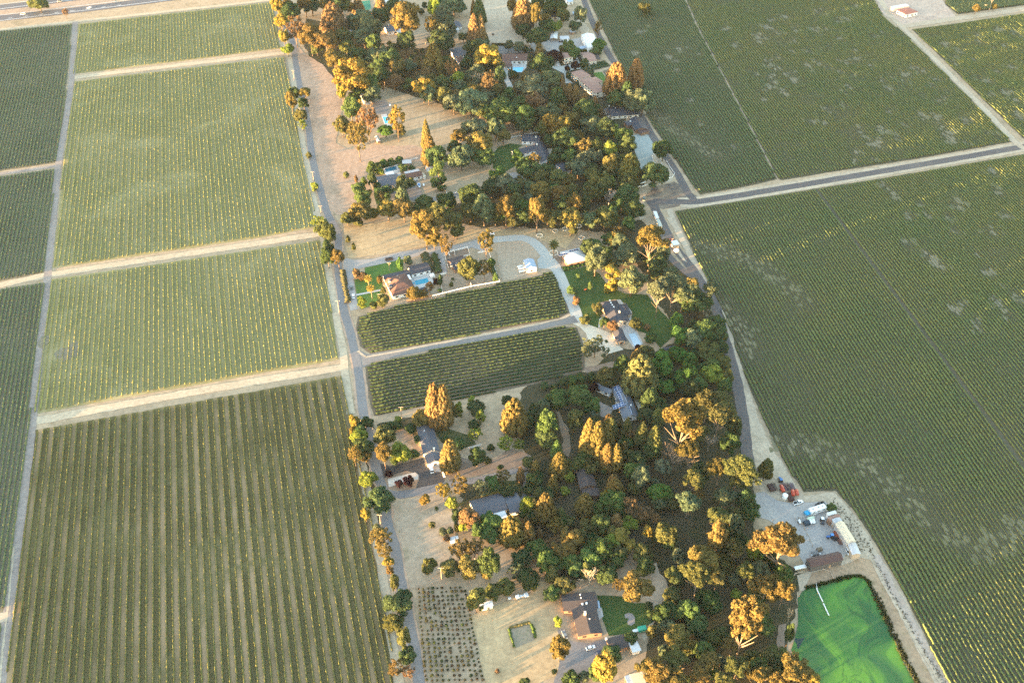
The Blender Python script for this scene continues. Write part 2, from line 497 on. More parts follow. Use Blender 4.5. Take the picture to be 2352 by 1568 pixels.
sheet('yard', M_PALEGRAVEL, 'R2', [(1440, 770), (1530, 700), (1560, 760), (1690, 735), (1700, 690), (1770, 690), (1800, 790), (1680, 810), (1640, 900), (1700, 960), (1610, 960), (1600, 850)], 2, 0.4)
sheet('forecourt', M_BLUEGRAVEL, 'R4', [(1650, 410), (1860, 370), (1930, 500), (1910, 580), (1890, 640), (1900, 710), (1830, 740), (1780, 830), (1740, 760), (1690, 560)], 3, 0.4)
sheet('driveway', M_ASPHALT, 'R1', [(1330, 1180), (1480, 1150), (1530, 1200), (1520, 1310), (1380, 1320)], 3, 0.3)
sheet('driveway', M_ASPHALT, 'R3', [(1030, 1060), (1200, 1030), (1290, 930), (1350, 920), (1420, 1130), (1360, 1190), (1200, 1110), (1050, 1130)], 3, 0.2)
sheet('driveway', M_GRAVEL, 'R4', [(200, 850), (330, 830), (430, 900), (600, 780), (800, 780), (830, 830), (700, 840), (440, 950), (300, 960)], 3, 0.4)
sheet('driveway', M_ASPHALT, 'R2', [(280, 560), (440, 530), (760, 520), (920, 530), (1200, 545), (1210, 600), (890, 620), (620, 600), (420, 640), (290, 630)], 3, 0.3)
strip('driveway', M_PALEGRAVEL, 'R2', [(880, 740), (920, 790), (920, 880), (960, 960), (980, 1010)], 5, 3, 0.3)
strip('driveway', M_GRAVEL, 'R2', [(1150, 260), (1210, 360), (1220, 480), (1280, 580), (1310, 660)], 5.5, 3, 0.3)
strip('driveway', M_GRAVEL, 'R1', [(890, 70), (960, 150), (1050, 270), (1075, 380)], 4.5, 3, 0.3)
strip('driveway', M_ASPHALT, 'R3', [(1360, 1175), (1560, 1130), (1720, 1105), (1900, 1065), (2050, 1040)], 4.5, 4, 0.2)

# gravel drives of the white fenced homestead
sheet('driveway', M_GRAVEL, 'R5', [(235, 480), (390, 380), (480, 400), (700, 390), (1000, 310), (1400, 250), (1650, 230), (1900, 170), (1990, 230), (1990, 315), (1830, 258), (1500, 320), (1550, 560), (1470, 565), (1400, 330), (1240, 350), (900, 430), (620, 480), (470, 520), (470, 620), (520, 970), (420, 985), (400, 640), (330, 515), (250, 520)], 3, 0.3)
sheet('yard', mat_ground('mown_yard', (0.42, 0.33, 0.24), (0.37, 0.29, 0.21), None, 0.05, 0.5, (R(-76), 0.5, 0.4)), 'R6', [(-180, 230), (0, 175), (180, 180), (290, 250), (340, 330), (260, 400), (280, 480), (420, 495), (200, 560), (0, 625), (-120, 640), (-170, 400)], 3, 0.4)
strip('driveway', M_PALEGRAVEL, 'R6', [(-330, 175), (-100, 160), (80, 147), (210, 180), (310, 260), (400, 370), (480, 460), (560, 620), (640, 800), (720, 990), (750, 1120)], 7.5, 4, 0.2)
sheet('driveway', M_PALEGRAVEL, 'R6', [(285, 400), (350, 340), (440, 440), (530, 540), (430, 510), (290, 495)], 4, 0.3)
sheet('driveway', M_CREAM, 'R6', [(690, 1130), (790, 1120), (900, 1152), (1010, 1195), (1135, 1245), (1200, 1355), (1275, 1432), (1100, 1480), (980, 1420), (880, 1340), (845, 1240), (770, 1170)], 5, 0.2)
sheet('driveway', M_ASPHALT, 'W', [(815, 800), (845, 814), (1000, 789), (1180, 757), (1290, 735), (1318, 724), (1330, 742), (1285, 747), (1180, 769), (1000, 801), (858, 830), (836, 842), (824, 846)], 4, 0.3)
strip('verge', M_PALE, 'W', [(822, 806), (838, 818), (858, 817), (1000, 790), (1180, 756), (1285, 733), (1310, 722)], 1.6, 6, 0.2)
sheet('patio', M_CONCRETE, 'R6', [(1195, 860), (1240, 855), (1285, 920), (1330, 940), (1370, 1000), (1355, 1130), (1340, 1160), (1430, 1225), (1500, 1360), (1400, 1420), (1290, 1270), (1180, 1170)], 4)
sheet('lawn', M_LAWN, 'R6', [(565, 530), (850, 475), (1000, 560), (1100, 700), (1300, 790), (1550, 800), (1700, 980), (1830, 1110), (1840, 1280), (1700, 1410), (1550, 1250), (1440, 1215), (1360, 1150), (1375, 1000), (1300, 900), (1180, 850), (1000, 890), (930, 960), (1060, 1100), (980, 1180), (800, 1118), (720, 940), (640, 740)], 3, 0.3)
sheet('lawn', M_LAWN, 'R6', [(770, 265), (800, 190), (900, 150), (1000, 170), (1040, 240), (950, 330), (840, 420)], 3, 0.4)
sheet('flower_bed', M_BARE, 'R6', [(470, 340), (540, 300), (575, 400), (555, 480), (490, 390)], 3, 0.2)
sheet('lawn', M_BRIGHTLAWN, 'R5', [(600, 492), (870, 430), (1040, 390), (1045, 525), (795, 578), (805, 700), (812, 735), (505, 790), (480, 630), (600, 595)], 4, 0.1)
sheet('lawn', M_BRIGHTLAWN, 'R5', [(512, 812), (780, 760), (855, 830), (820, 900), (660, 930), (560, 970), (520, 900)], 4, 0.1)
strip('path', M_CONCRETE, 'R5', [(500, 805), (800, 745)], 1.8, 6, 0, smooth=False)
sheet('patio', M_CONCRETE, 'R5', [(1100, 590), (1340, 560), (1360, 600), (1410, 660), (1330, 690), (1210, 740), (1140, 760)], 5)
sheet('corral', M_BARE, 'R5', [(1512, 335), (1780, 268), (1805, 345), (1540, 395)], 4, 0.1)
sheet('garden', mat_ground('kitchen_garden', (0.36, 0.27, 0.2), (0.30, 0.22, 0.16), (0.2, 0.17, 0.1), 0.08, 0.5), 'R5', [(1475, 580), (1700, 540), (1900, 500), (2080, 440), (2150, 655), (1830, 715), (1500, 790)], 3, 0.1)
sheet('forecourt', M_DARKASPH, 'R7', [(480, 1010), (600, 1045), (800, 1000), (985, 950), (1010, 1040), (1190, 1112), (1232, 1200), (1215, 1240), (900, 1300), (940, 1190), (920, 1130), (800, 1098), (620, 1145), (525, 1190), (500, 1100)], 4)
sheet('driveway', M_LANE, 'R7', [(470, 1230), (560, 1310), (700, 1335), (900, 1302), (1220, 1230), (1650, 1165), (1900, 1100), (2090, 1070), (2110, 1110), (1700, 1215), (1250, 1300), (1000, 1375), (720, 1420), (620, 1395), (500, 1330)], 4, 0.2)
sheet('island', mat_ground('island_soil', (0.26, 0.19, 0.14), (0.22, 0.165, 0.125), None, 0.1, 0.6), 'R7', [(515, 1200), (620, 1147), (800, 1100), (915, 1133), (935, 1190), (895, 1298), (720, 1330), (570, 1300)], 5)
sheet('gravel_bed', mat_ground('white_gravel', (0.60, 0.54, 0.47), (0.52, 0.46, 0.40), None, 0.1, 0.9), 'R7', [(575, 1192), (890, 1117), (932, 1150), (925, 1195), (590, 1285)], 6)
sheet('lawn', M_DULLLAWN, 'R7', [(1120, 625), (1250, 608), (1520, 690), (1590, 790), (1430, 850), (1200, 780), (1140, 700)], 3, 0.4)
sheet('lawn', M_DULLLAWN, 'R7', [(1680, 1385), (1700, 1285), (1880, 1210), (2090, 1215), (2120, 1330), (1880, 1345), (1560, 1420), (1480, 1450), (1340, 1560), (1300, 1490)], 3, 0.4)
sheet('driveway', M_ASPHALT, 'R7', [(2110, 1130), (2190, 1110), (2230, 1300), (2290, 1420), (2120, 1560), (2080, 1460), (2140, 1330)], 4, 0.2)
sheet('patio', M_CONCRETE, 'R7', [(1090, 1060), (1185, 1010), (1250, 1030), (1200, 1070), (1185, 1110), (1110, 1112)], 6)
sheet('lawn', M_LAWN, 'S5', [(390, 560), (680, 570), (830, 650), (980, 650), (1040, 860), (950, 920), (700, 1000), (530, 1025), (455, 830), (430, 690)], 3, 0.3)
sheet('patio', mat_plain('paving', (0.22, 0.20, 0.19), 0.9, 0.15, 1.0), 'S5', [(712, 780), (750, 763), (800, 768), (832, 815), (830, 880), (790, 908), (750, 895), (742, 860), (765, 825), (720, 820)], 5)
sheet('patio', M_CONCRETE, 'S5', [(368, 715), (450, 700), (470, 800), (420, 840)], 5)
sheet('driveway', M_LANE, 'S5', [(-150, 1700), (-60, 1430), (0, 1180), (-60, 960), (30, 940), (60, 1080), (300, 1110), (490, 1060), (545, 1210), (380, 1300), (240, 1568), (200, 1700)], 4, 0.3)
sheet('yard', M_GRAVEL, 'S3', [(500, 630), (600, 620), (740, 720), (900, 750), (1060, 740), (1300, 730), (1400, 850), (1480, 1000), (1600, 1280), (1500, 1380), (1300, 1440), (1080, 1500), (900, 1150), (760, 1020), (640, 940), (480, 900)], 4, 0.6)
sheet('lawn', M_BRIGHTLAWN, 'R2', [(1930, 840), (2030, 828), (2095, 920), (2080, 970), (1990, 960)], 3, 0.2)
sheet('lawn', M_LAWN, 'R4', [(260, 500), (400, 520), (300, 600), (340, 740), (220, 820), (60, 790), (60, 650), (120, 540)], 3, 0.4)
sheet('lawn', M_LAWN, 'R4', [(700, 480), (790, 560), (900, 690), (760, 720), (740, 600)], 3, 0.4)
sheet('lawn', M_LAWN, 'R3', [(850, 960), (1000, 1000), (1110, 990), (1130, 1060), (1050, 1090), (1020, 1160), (880, 1200), (850, 1100)], 2, 0.3)
sheet('lawn', M_LAWN, 'R3', [(830, 740), (1100, 690), (1180, 700), (1100, 745), (920, 800), (860, 860)], 2, 0.3)
sheet('patio', M_CONCRETE, 'R3', [(950, 790), (1110, 738), (1165, 860), (1080, 880), (980, 860)], 3)
sheet('patio', M_CONCRETE, 'R1', [(1435, 1320), (1500, 1310), (1560, 1460), (1490, 1480)], 3)
sheet('patio', M_CONCRETE, 'R2', [(1000, 735), (1165, 735), (1165, 780), (1110, 835), (1005, 830)], 3)
sheet('patio', M_CREAM, 'R4', [(670, 560), (740, 560), (800, 700), (770, 710)], 4)
sheet('patio', M_CREAM, 'R8', [(1100, 550), (1180, 570), (1235, 710), (1180, 720)], 4, 0.2)
sheet('path', M_CONCRETE, 'R6', [(940, 975), (1060, 1035), (1080, 1040), (1010, 1090), (1000, 1180), (985, 1180), (995, 1080), (1050, 1045), (930, 990)], 5)
sheet('driveway', M_GREYTRK, 'R8', [(700, 580), (760, 620), (870, 670), (850, 720), (830, 790), (720, 760), (690, 720), (730, 660)], 3, 0.4)
sheet('driveway', M_ASPHALT, 'R8', [(370, 1300), (450, 1280), (640, 1310), (640, 1370), (430, 1400)], 3, 0.6)

# roads and tracks
strip('road', M_LANE, 'W', [(628, -40), (648, 30), (672, 98), (678, 135), (687, 190), (707, 284), (719, 370), (737, 440), (752, 490), (768, 520), (777, 545), (776, 600), (782, 660), (791, 717), (803, 757), (816, 817), (825, 865), (835, 951), (848, 1000), (861, 1061), (871, 1101), (880, 1125), (890, 1201), (908, 1261), (917, 1321), (924, 1355), (940, 1435), (953, 1495), (961, 1555), (975, 1660)], 5.2, 5, 0.15)
strip('verge', M_PINK, 'W', [(628, -40), (648, 30), (672, 98), (678, 135), (687, 190), (707, 284), (719, 370), (737, 440), (752, 490), (768, 520), (777, 545), (776, 600), (782, 660), (791, 717), (803, 757), (816, 817), (825, 865), (835, 951), (848, 1000), (861, 1061), (871, 1101), (880, 1125), (890, 1201), (908, 1261), (917, 1321), (924, 1355), (940, 1435), (953, 1495), (961, 1555), (975, 1660)], 7.6, 3, 0.6)
strip('track', M_TRACK, 'W', [(655, 100), (668, 150), (684, 250), (699, 350), (713, 420), (727, 490), (744, 560), (757, 637), (775, 740), (787, 800), (793, 861), (806, 950)], 4.6, 4, 0.3)
strip('track', M_TRACK, 'W', [(825, 1010), (835, 1090), (850, 1150), (865, 1230), (880, 1320), (893, 1420), (915, 1568), (925, 1640)], 4.5, 4, 0.5)
strip('track', M_TRACK, 'W', [(-40, 75), (0, 69), (90, 59), (175, 50), (400, 25), (620, 1), (720, -10)], 6.0, 4, 0.3)
strip('track', M_TRACK, 'W', [(162, 180), (300, 163), (480, 142), (652, 122)], 7.0, 4, 0.3)
strip('track', M_TRACK, 'W', [(-60, 665), (0, 655), (112, 632), (400, 588), (600, 558), (732, 538)], 6.5, 4, 0.4)
strip('track', M_TRACK, 'W', [(75, 968), (200, 945), (400, 908), (600, 874), (795, 843)], 6.5, 4, 0.4)
strip('track', M_GREYTRK, 'W', [(-40, 406), (0, 400), (70, 390), (137, 380)], 4.5, 4, 0.3)
strip('track', M_PALE, 'W', [(-60, 1428), (-20, 1423), (14, 1416)], 5.5, 5, 0.3)
strip('track', M_GREYTRK, 'W', [(173, 50), (165, 180), (150, 285), (134, 382), (110, 632), (74, 968), (45, 1200), (19, 1410), (2, 1568), (-8, 1660)], 5.0, 4, 0.3)
strip('track', M_TRACK, 'T2', [(160, 0), (130, 300), (90, 700), (60, 950), (20, 1300), (-5, 1568)], 0.9, 7, 0.2)
strip('road', M_FARMROAD, 'W', [(1322, -60), (1352, 30), (1390, 110), (1420, 160), (1452, 225), (1476, 272), (1500, 315), (1530, 360), (1556, 400), (1578, 440), (1600, 466)], 6.0, 5, 0.2)
strip('road', M_FARMROAD, 'W', [(1500, 462), (1560, 464), (1620, 461), (1800, 432), (2000, 398), (2200, 364), (2380, 332), (2480, 316)], 7.0, 5, 0.2)
strip('verge', M_PALE, 'W', [(1560, 466), (1620, 461), (1800, 432), (2000, 398), (2200, 364), (2380, 332), (2480, 316)], 14.0, 3, 0.4)
strip('road', M_FARMROAD, 'W', [(1492, 460), (1505, 480), (1525, 520), (1548, 565), (1580, 605), (1612, 650), (1642, 700), (1662, 770), (1680, 830), (1697, 900), (1708, 970), (1716, 1040), (1728, 1100)], 6.5, 5, 0.25)
strip('road', M_FARMROAD, 'W', [(1515, 540), (1530, 580), (1560, 612), (1600, 645)], 5, 4, 0.3)
strip('verge', M_PALE, 'W', [(1540, 500), (1562, 540), (1600, 610), (1640, 690), (1662, 740), (1680, 800), (1694, 850), (1712, 910), (1730, 980)], 5.0, 4, 0.7)
strip('track', M_PALE, 'W', [(2000, -40), (2040, 30), (2080, 70), (2160, 150), (2250, 240), (2330, 325), (2360, 345)], 5.5, 5, 0.4)
strip('track', M_PALE, 'W', [(2070, 62), (2150, 50), (2280, 32), (2380, 18), (2480, 5)], 9, 5, 0.4)
strip('track', M_PALE, 'S6', [(1530, 100), (1700, 460), (1830, 680), (2050, 1080), (2340, 1568), (2480, 1800)], 1.8, 6, 0.4)
strip('track', mat_ground('pond_track', (0.42, 0.34, 0.28), (0.35, 0.28, 0.23), None, 0.06, 0.5), 'S6', [(1590, 100), (1760, 460), (1890, 680), (2110, 1080), (2390, 1568), (2530, 1800)], 4.5, 5, 0.3)

# highway across the far corner
strip('median', M_PINK, 'U7', [(-200, 115), (0, 98), (300, 65), (700, 20), (900, -5)], 30, 2, 0.5)
hw = strip('highway', M_HIGHWAY, 'U7', [(-200, 168), (0, 147), (400, 105), (800, 57), (1150, 12), (1500, -35)], 16, 5)
hw2 = strip('highway', M_HIGHWAY, 'U7', [(-200, 80), (0, 62), (250, 33), (460, 5), (800, -40)], 15, 5)
for x0, y0, x1, y1 in ((-200, 190, 1500, -20), (-200, 146, 1500, -55), (-200, 98, 800, -27), (-200, 60, 800, -55)):
    strip('edge_line', M_MARK, 'U7', [(x0, y0), (x0 + (x1 - x0) * .35, y0 + (y1 - y0) * .35), (x1, y1)], 0.6, 7, parent=hw, smooth=False)
for k in range(9):
    x = -60 + k * 122
    strip('lane_dash', M_MARK, 'U7', [(x, 154 - (x + 0) * 0.118), (x + 34, 154 - (x + 34) * 0.118)], 0.6, 7, parent=hw, smooth=False)

# pond with an algae skin
tp = NT('pond_algae')
co = tp.coord('Object')
w1 = tp.n('TexNoise')
tp.put(w1.inputs['Vector'], co)
w1.inputs['Scale'].default_value = 0.022
w1.inputs['Detail'].default_value = 2
vm = tp.n('VectorMath', operation='MULTIPLY_ADD')
tp.put(vm.inputs[0], w1.outputs['Color'])
vm.inputs[1].default_value = (70, 70, 0)
tp.put(vm.inputs[2], co)
st = tp.n('Mapping')
st.inputs['Scale'].default_value = (1.0, 0.28, 1)
st.inputs['Rotation'].default_value = (0, 0, 0.35)
tp.put(st.inputs['Vector'], vm.outputs[0])
swirl = tp.ramp(tp.noise(st.outputs[0], 0.05, 5, 0.6, 0.6), 0.41, 0.59)
cc = tp.mix(swirl, (0.026, 0.095, 0.030), (0.085, 0.215, 0.030))
cc = tp.mix(tp.math('MULTIPLY', tp.ramp(tp.noise(co, 0.03, 3, 0.6, 1.0), 0.48, 0.66), 0.75), cc, (0.026, 0.088, 0.040))
vein = tp.ramp(tp.math('ABSOLUTE', tp.math('SUBTRACT', tp.noise(st.outputs[0], 0.085, 4, 0.6, 0.8), 0.5)), 0.0, 0.025)
cc = tp.mix(tp.math('MULTIPLY', tp.math('SUBTRACT', 1.0, vein), 0.65), cc, (0.018, 0.065, 0.022))
cc = tp.mix(tp.ramp(tp.noise(co, 0.8, 4, 0.8), 0.3, 0.8), tp.mix(0.25, cc, (0.01, 0.04, 0.01)), cc)
tp.base(cc)
tp.b.inputs['Roughness'].default_value = 0.55
tp.b.inputs['Specular IOR Level'].default_value = 0.15
M_ALGAE = tp.m
sheet('pond', M_ALGAE, 'S6', [(690, 600), (740, 520), (800, 475), (900, 452), (1000, 430), (1100, 395), (1200, 362), (1300, 345), (1400, 342), (1465, 368), (1500, 420), (1550, 520), (1600, 610), (1655, 720), (1700, 840), (1750, 950), (1800, 1080), (1850, 1200), (1900, 1310), (1950, 1400), (2000, 1490), (2040, 1568), (2120, 1750), (900, 1750), (930, 1568), (800, 1400), (640, 1250), (620, 1180), (660, 1050), (690, 900), (690, 740)], 5, 0.35, 2.0)
M_DARKWATER = NT('dark_water').base((0.012, 0.03, 0.028)).m
M_DARKWATER.node_tree.nodes['Principled BSDF'].inputs['Roughness'].default_value = 0.15
sheet('open_water', M_DARKWATER, 'S6', [(660, 1050), (690, 1060), (740, 1055), (770, 1043), (745, 1085), (735, 1110), (712, 1150), (705, 1175), (688, 1170), (680, 1120), (655, 1090)], 6, 0.25, 1.5)

# ================================================================== VINEYARDS
def hash2(ix, iy, seed):
    h = np.sin(ix * 127.1 + iy * 311.7 + seed * 74.7) * 43758.5453
    return h - np.floor(h)


def vnoise(x, y, sc, seed=0):
    x, y = x / sc, y / sc
    ix, iy = np.floor(x), np.floor(y)
    fx, fy = x - ix, y - iy
    fx, fy = fx * fx * (3 - 2 * fx), fy * fy * (3 - 2 * fy)
    a, b = hash2(ix, iy, seed), hash2(ix + 1, iy, seed)
    c, d = hash2(ix, iy + 1, seed), hash2(ix + 1, iy + 1, seed)
    return (a * (1 - fx) + b * fx) * (1 - fy) + (c * (1 - fx) + d * fx) * fy


def mat_vine(name, c1, c2, c3, big=0.02):
    t = NT(name)
    co = t.coord()
    col = t.mix(t.ramp(t.noise(co, big, 4, 0.6), 0.35, 0.65), c1, c2)
    col = t.mix(t.ramp(t.noise(co, 0.9, 4, 0.75), 0.5, 0.7), col, c3)
    col = t.mix(t.ramp(t.noise(co, 2.5, 2, 0.5), 0.25, 0.6), t.mix(1.0, col, (0.4, 0.42, 0.4), 'MULTIPLY'), col)
    t.base(col)
    t.b.inputs['Roughness'].default_value = 1.0
    t.b.inputs['Specular IOR Level'].default_value = 0.05
    return t.m


def mat_aisle(name, ang, gap, a, b, grass, alt=0.0, patch=0.02, patchy=(0.5, 0.68)):
    """ground between vine rows; with alt, every other aisle is tilled"""
    t = NT(name)
    co = t.coord()
    cr = t.coord('Object', -ang)
    sx = t.n('SeparateXYZ')
    t.put(sx.inputs[0], cr)
    k = t.math('FLOOR', t.math('DIVIDE', sx.outputs[0], gap))
    odd = t.math('MULTIPLY', t.math('ABSOLUTE', t.math('MODULO', k, 2.0)), 1.0)
    wn_ = t.n('TexWhiteNoise', noise_dimensions='1D')
    t.put(wn_.inputs['W'], k)
    big = t.ramp(t.noise(co, patch, 4, 0.65, 0.8), *patchy)
    col = t.mix(t.ramp(t.noise(co, 0.5, 5, 0.75), 0.25, 0.75), a, tuple(x * 0.62 for x in a))
    till = t.math('MULTIPLY', t.math('MULTIPLY', odd, alt), t.ramp(t.noise(co, 0.012, 3, 0.6), 0.35, 0.6))
    col = t.mix(till, col, b)
    col = t.mix(t.math('MULTIPLY', wn_.outputs[0], 0.3), col, tuple(x * 0.6 for x in a))
    col = t.mix(big, col, grass)
    t.base(col)
    t.b.inputs['Roughness'].default_value = 1.0
    t.b.inputs['Specular IOR Level'].default_value = 0.05
    return t.m


ORD = ['first', 'second', 'third', 'fourth', 'fifth', 'sixth', 'seventh', 'eighth', 'ninth', 'tenth', 'eleventh', 'twelfth']
_rest = {'v': [], 'q': [], 'n': 0}
n_rows = 0


STREAKS = [[(1588, 558), (1652, 576), (1702, 592), (1732, 603), (1762, 626), (1812, 656), (1850, 700)], [(1770, 1005), (1870, 1035), (1964, 1060), (2040, 1105), (2095, 1151), (2150, 1205), (2195, 1245), (2250, 1270), (2310, 1235), (2400, 1170)],
           [(1470, 240), (1560, 305), (1640, 360)], [(1640, 690), (1690, 740), (1730, 820)]]
_sw = [[(G('W', *a), G('W', *b)) for a, b in zip(s, s[1:])] for s in STREAKS]


SPOTS = []
for poly_, n_s in (([(1640, 60), (1980, 10), (2300, 320), (1860, 395)], 95), ([(2110, 75), (2350, 40), (2350, 300), (2290, 240)], 26), ([(1990, 430), (2340, 370), (2345, 900), (2180, 700)], 30), ([(1400, 60), (1560, 10), (1700, 330), (1620, 400)], 10)):
    for _ in range(n_s):
        u_, v_ = rng.random(), rng.random()
        a_, b_, c_, d_ = [G('W', *q) for q in poly_]
        q = a_ * (1 - u_) * (1 - v_) + b_ * u_ * (1 - v_) + c_ * u_ * v_ + d_ * (1 - u_) * v_
        SPOTS.append((q.x, q.y, rng.uniform(2.0, 5.5)))
q = G('W', 128, 808)
SPOTS.append((q.x, q.y, 9.0))


def streak_mask(x, y):
    d2 = np.full(len(x), 1e9)
    for s in _sw:
        for a, b in s:
            dx, dy = b.x - a.x, b.y - a.y
            t = np.clip(((x - a.x) * dx + (y - a.y) * dy) / (dx * dx + dy * dy), 0, 1)
            d2 = np.minimum(d2, (x - a.x - t * dx) ** 2 + (y - a.y - t * dy) ** 2)
    return np.exp(-d2 / (2 * 7.0 ** 2))


def row_mesh(p0, p1, step, w, h, seed, gaps, patch, streaks=False):
    """one trellised row: a ragged hedge of leaves over its whole length"""
    d = p1 - p0
    L = d.length
    n = max(4, int(L / step))
    s = np.linspace(0, 1, n + 1)
    x, y = p0.x + d.x * s, p0.y + d.y * s
    dx, dy = d.x / L, d.y / L
    nx, ny = -dy, dx
    r = np.random.RandomState(abs(int(seed)) % 100000)
    vig = 0.75 + 0.5 * vnoise(x, y, 28, 3) - gaps * np.clip((vnoise(x, y, patch, 9) * 0.6 + vnoise(x, y, patch * 0.35, 5) * 0.4 - 0.60) / 0.08, 0, 1)
    vig = np.clip(vig, 0.12, 1.3)
    vig = np.where(r.rand(n + 1) < 0.012, vig * 0.35, vig)
    if streaks:
        vig = vig * (1 - 0.7 * streak_mask(x, y))
        lo, hi = x.min() - 12, x.max() + 12
        for sx, sy, sr in SPOTS:
            if lo < sx < hi: vig = vig * (1 - 0.85 * np.exp(-((x - sx) ** 2 + ((y - sy) * .6) ** 2) / sr ** 2))
    wd = w * vig * (0.6 + 0.8 * r.rand(n + 1))
    hh = h * (0.35 + 0.65 * vig) * (0.85 + 0.3 * r.rand(n + 1))
    off = (r.rand(n + 1) - 0.5) * 0.4 * w
    prof = [(-0.42, 0.12), (-0.5, 0.62), (0.0, 1.0), (0.5, 0.62), (0.42, 0.12)]
    vs = np.zeros((n + 1, 5, 3))
    for j, (a, b) in enumerate(prof):
        q = off + a * wd * (0.8 + 0.4 * r.rand(n + 1))
        vs[:, j, 0] = x + nx * q + dx * step * (r.rand(n + 1) - 0.5) * 0.6
        vs[:, j, 1] = y + ny * q + dy * step * (r.rand(n + 1) - 0.5) * 0.6
        vs[:, j, 2] = 0.08 + hh * b * (0.9 + 0.2 * r.rand(n + 1))
    i = np.arange(n)[:, None] * 5 + np.arange(4)[None, :]
    q = np.stack([i, i + 1, i + 6, i + 5], -1).reshape(-1, 4)
    return vs.reshape(-1, 3), q


def vineyard(poly, ang, gap, w, h, mat_v, mat_g, label, group, single=True, most=999, step=0.7, gaps=0.0, patch=30, ground=True, soil=True, skip=None):
    """poly in picture units; rows run at ang (radians) from north"""
    global n_rows
    p = [G('W', *q) for q in poly]
    if soil:
        sheet('vineyard_ground', mat_g, 'W', poly, 2, 0.5, 4)
    d = Vector((-math.sin(ang), math.cos(ang), 0))
    c = Vector((d.y, -d.x, 0))
    us = [q.dot(c) for q in p]
    k0, k1 = math.ceil(min(us) / gap), math.floor(max(us) / gap)
    made = 0
    for k in range(k0, k1 + 1):
        u = k * gap
        hit = []
        for a, b in zip(p, p[1:] + p[:1]):
            ua, ub = a.dot(c) - u, b.dot(c) - u
            if (ua < 0) != (ub < 0):
                hit.append((a + (b - a) * (ua / (ua - ub))).dot(d))
        hit.sort()
        for a, b in zip(hit[::2], hit[1::2]):
            a, b = a + 1 + rng.uniform(0, 1.2), b - 1 - rng.uniform(0, 1.2)
            if b - a < 6: continue
            v, q = row_mesh(c * u + d * a, c * u + d * b, step, w, h, k * 13 + len(poly), gaps, patch, gaps > 0 or mat_v.name == 'vine_leaf_dry')
            if skip is not None and abs(u - skip) < gap * 0.5: continue
            if single and made < most:
                o = link('vine_row', np_mesh('vine_row', v, q, mat_v))
                tag(o, label, 'vine row', group)
                made += 1
                n_rows += 1
            else:
                _rest.setdefault(mat_v.name, [[], [], 0, mat_v])
                e = _rest[mat_v.name]
                e[0].append(v)
                e[1].append(q + e[2])
                e[2] += len(v)


A_L, A_R = R(15.3), R(9.1)
A_M = A_L - R(90)
V_LEFT = mat_vine('vine_leaf_dry', (0.225, 0.225, 0.070), (0.26, 0.24, 0.08), (0.30, 0.28, 0.11))
V_L5 = mat_vine('vine_leaf_lower', (0.105, 0.11, 0.036), (0.12, 0.12, 0.042), (0.17, 0.165, 0.062))
V_DARK = mat_vine('vine_leaf_dark', (0.095, 0.125, 0.058), (0.105, 0.13, 0.058), (0.14, 0.155, 0.07))
V_RIGHT = mat_vine('vine_leaf_green', (0.088, 0.125, 0.046), (0.125, 0.14, 0.048), (0.13, 0.155, 0.06), 0.014)
V_MID = mat_vine('vine_leaf_mid', (0.040, 0.066, 0.030), (0.048, 0.072, 0.030), (0.06, 0.082, 0.038))
G_L5 = mat_aisle('aisle_tilled', A_L, 3.0, (0.135, 0.112, 0.048), (0.40, 0.265, 0.15), (0.165, 0.138, 0.062), 0.95)
G_L = mat_aisle('aisle_grass', A_L, 3.0, (0.27, 0.235, 0.105), (0.36, 0.28, 0.16), (0.31, 0.26, 0.13), 0.35)
G_LD = mat_aisle('aisle_dark', A_L, 3.0, (0.185, 0.165, 0.11), (0.24, 0.2, 0.14), (0.16, 0.155, 0.095), 0.2)
G_R = mat_aisle('aisle_soil', A_R, 2.3, (0.105, 0.096, 0.06), (0.19, 0.16, 0.1), (0.24, 0.20, 0.135), 0.0, 0.075, (0.70, 0.78))
G_M = mat_aisle('aisle_mid', A_M, 2.9, (0.16, 0.13, 0.09), (0.2, 0.16, 0.1), (0.22, 0.17, 0.12), 0.0, 0.05, (0.6, 0.75))

vineyard([(78, 988), (790, 861), (815, 975), (845, 1140), (868, 1280), (892, 1440), (912, 1568), (922, 1645), (0, 1645), (14, 1568), (40, 1330)], A_L, 3.0, 0.6, 1.15, V_L5, G_L5,
         'long trellised vine row with tilled brown aisles, in the lowest block west of the lane', 'vine rows of the lowest block west of the lane')
vineyard([(114, 642), (735, 552), (752, 640), (778, 826), (400, 893), (80, 950)], A_L, 3.0, 0.6, 1.0, V_LEFT, G_L,
         'yellowing vine row between the two lower pale farm tracks west of the lane', 'vine rows between the two lower pale tracks')
vineyard([(822, 727), (870, 716), (905, 705), (1000, 685), (1275, 625), (1293, 665), (1308, 717), (1285, 730), (1000, 786), (850, 813), (826, 795), (816, 760)], A_M, 2.9, 1.0, 1.35, V_MID, G_M,
         'dark green vine row in the small plot just below the white fenced homestead', 'vine rows of the small plot below the homestead')
vineyard([(838, 842), (862, 832), (1000, 804), (1180, 772), (1285, 750), (1325, 752), (1340, 790), (1342, 850), (1240, 880), (1050, 918), (860, 955), (850, 930)], A_M, 2.9, 1.0, 1.35, V_MID, G_M,
         'dark green vine row in the small plot between the driveway and the long gabled house', 'vine rows of the small plot above the long gabled house')
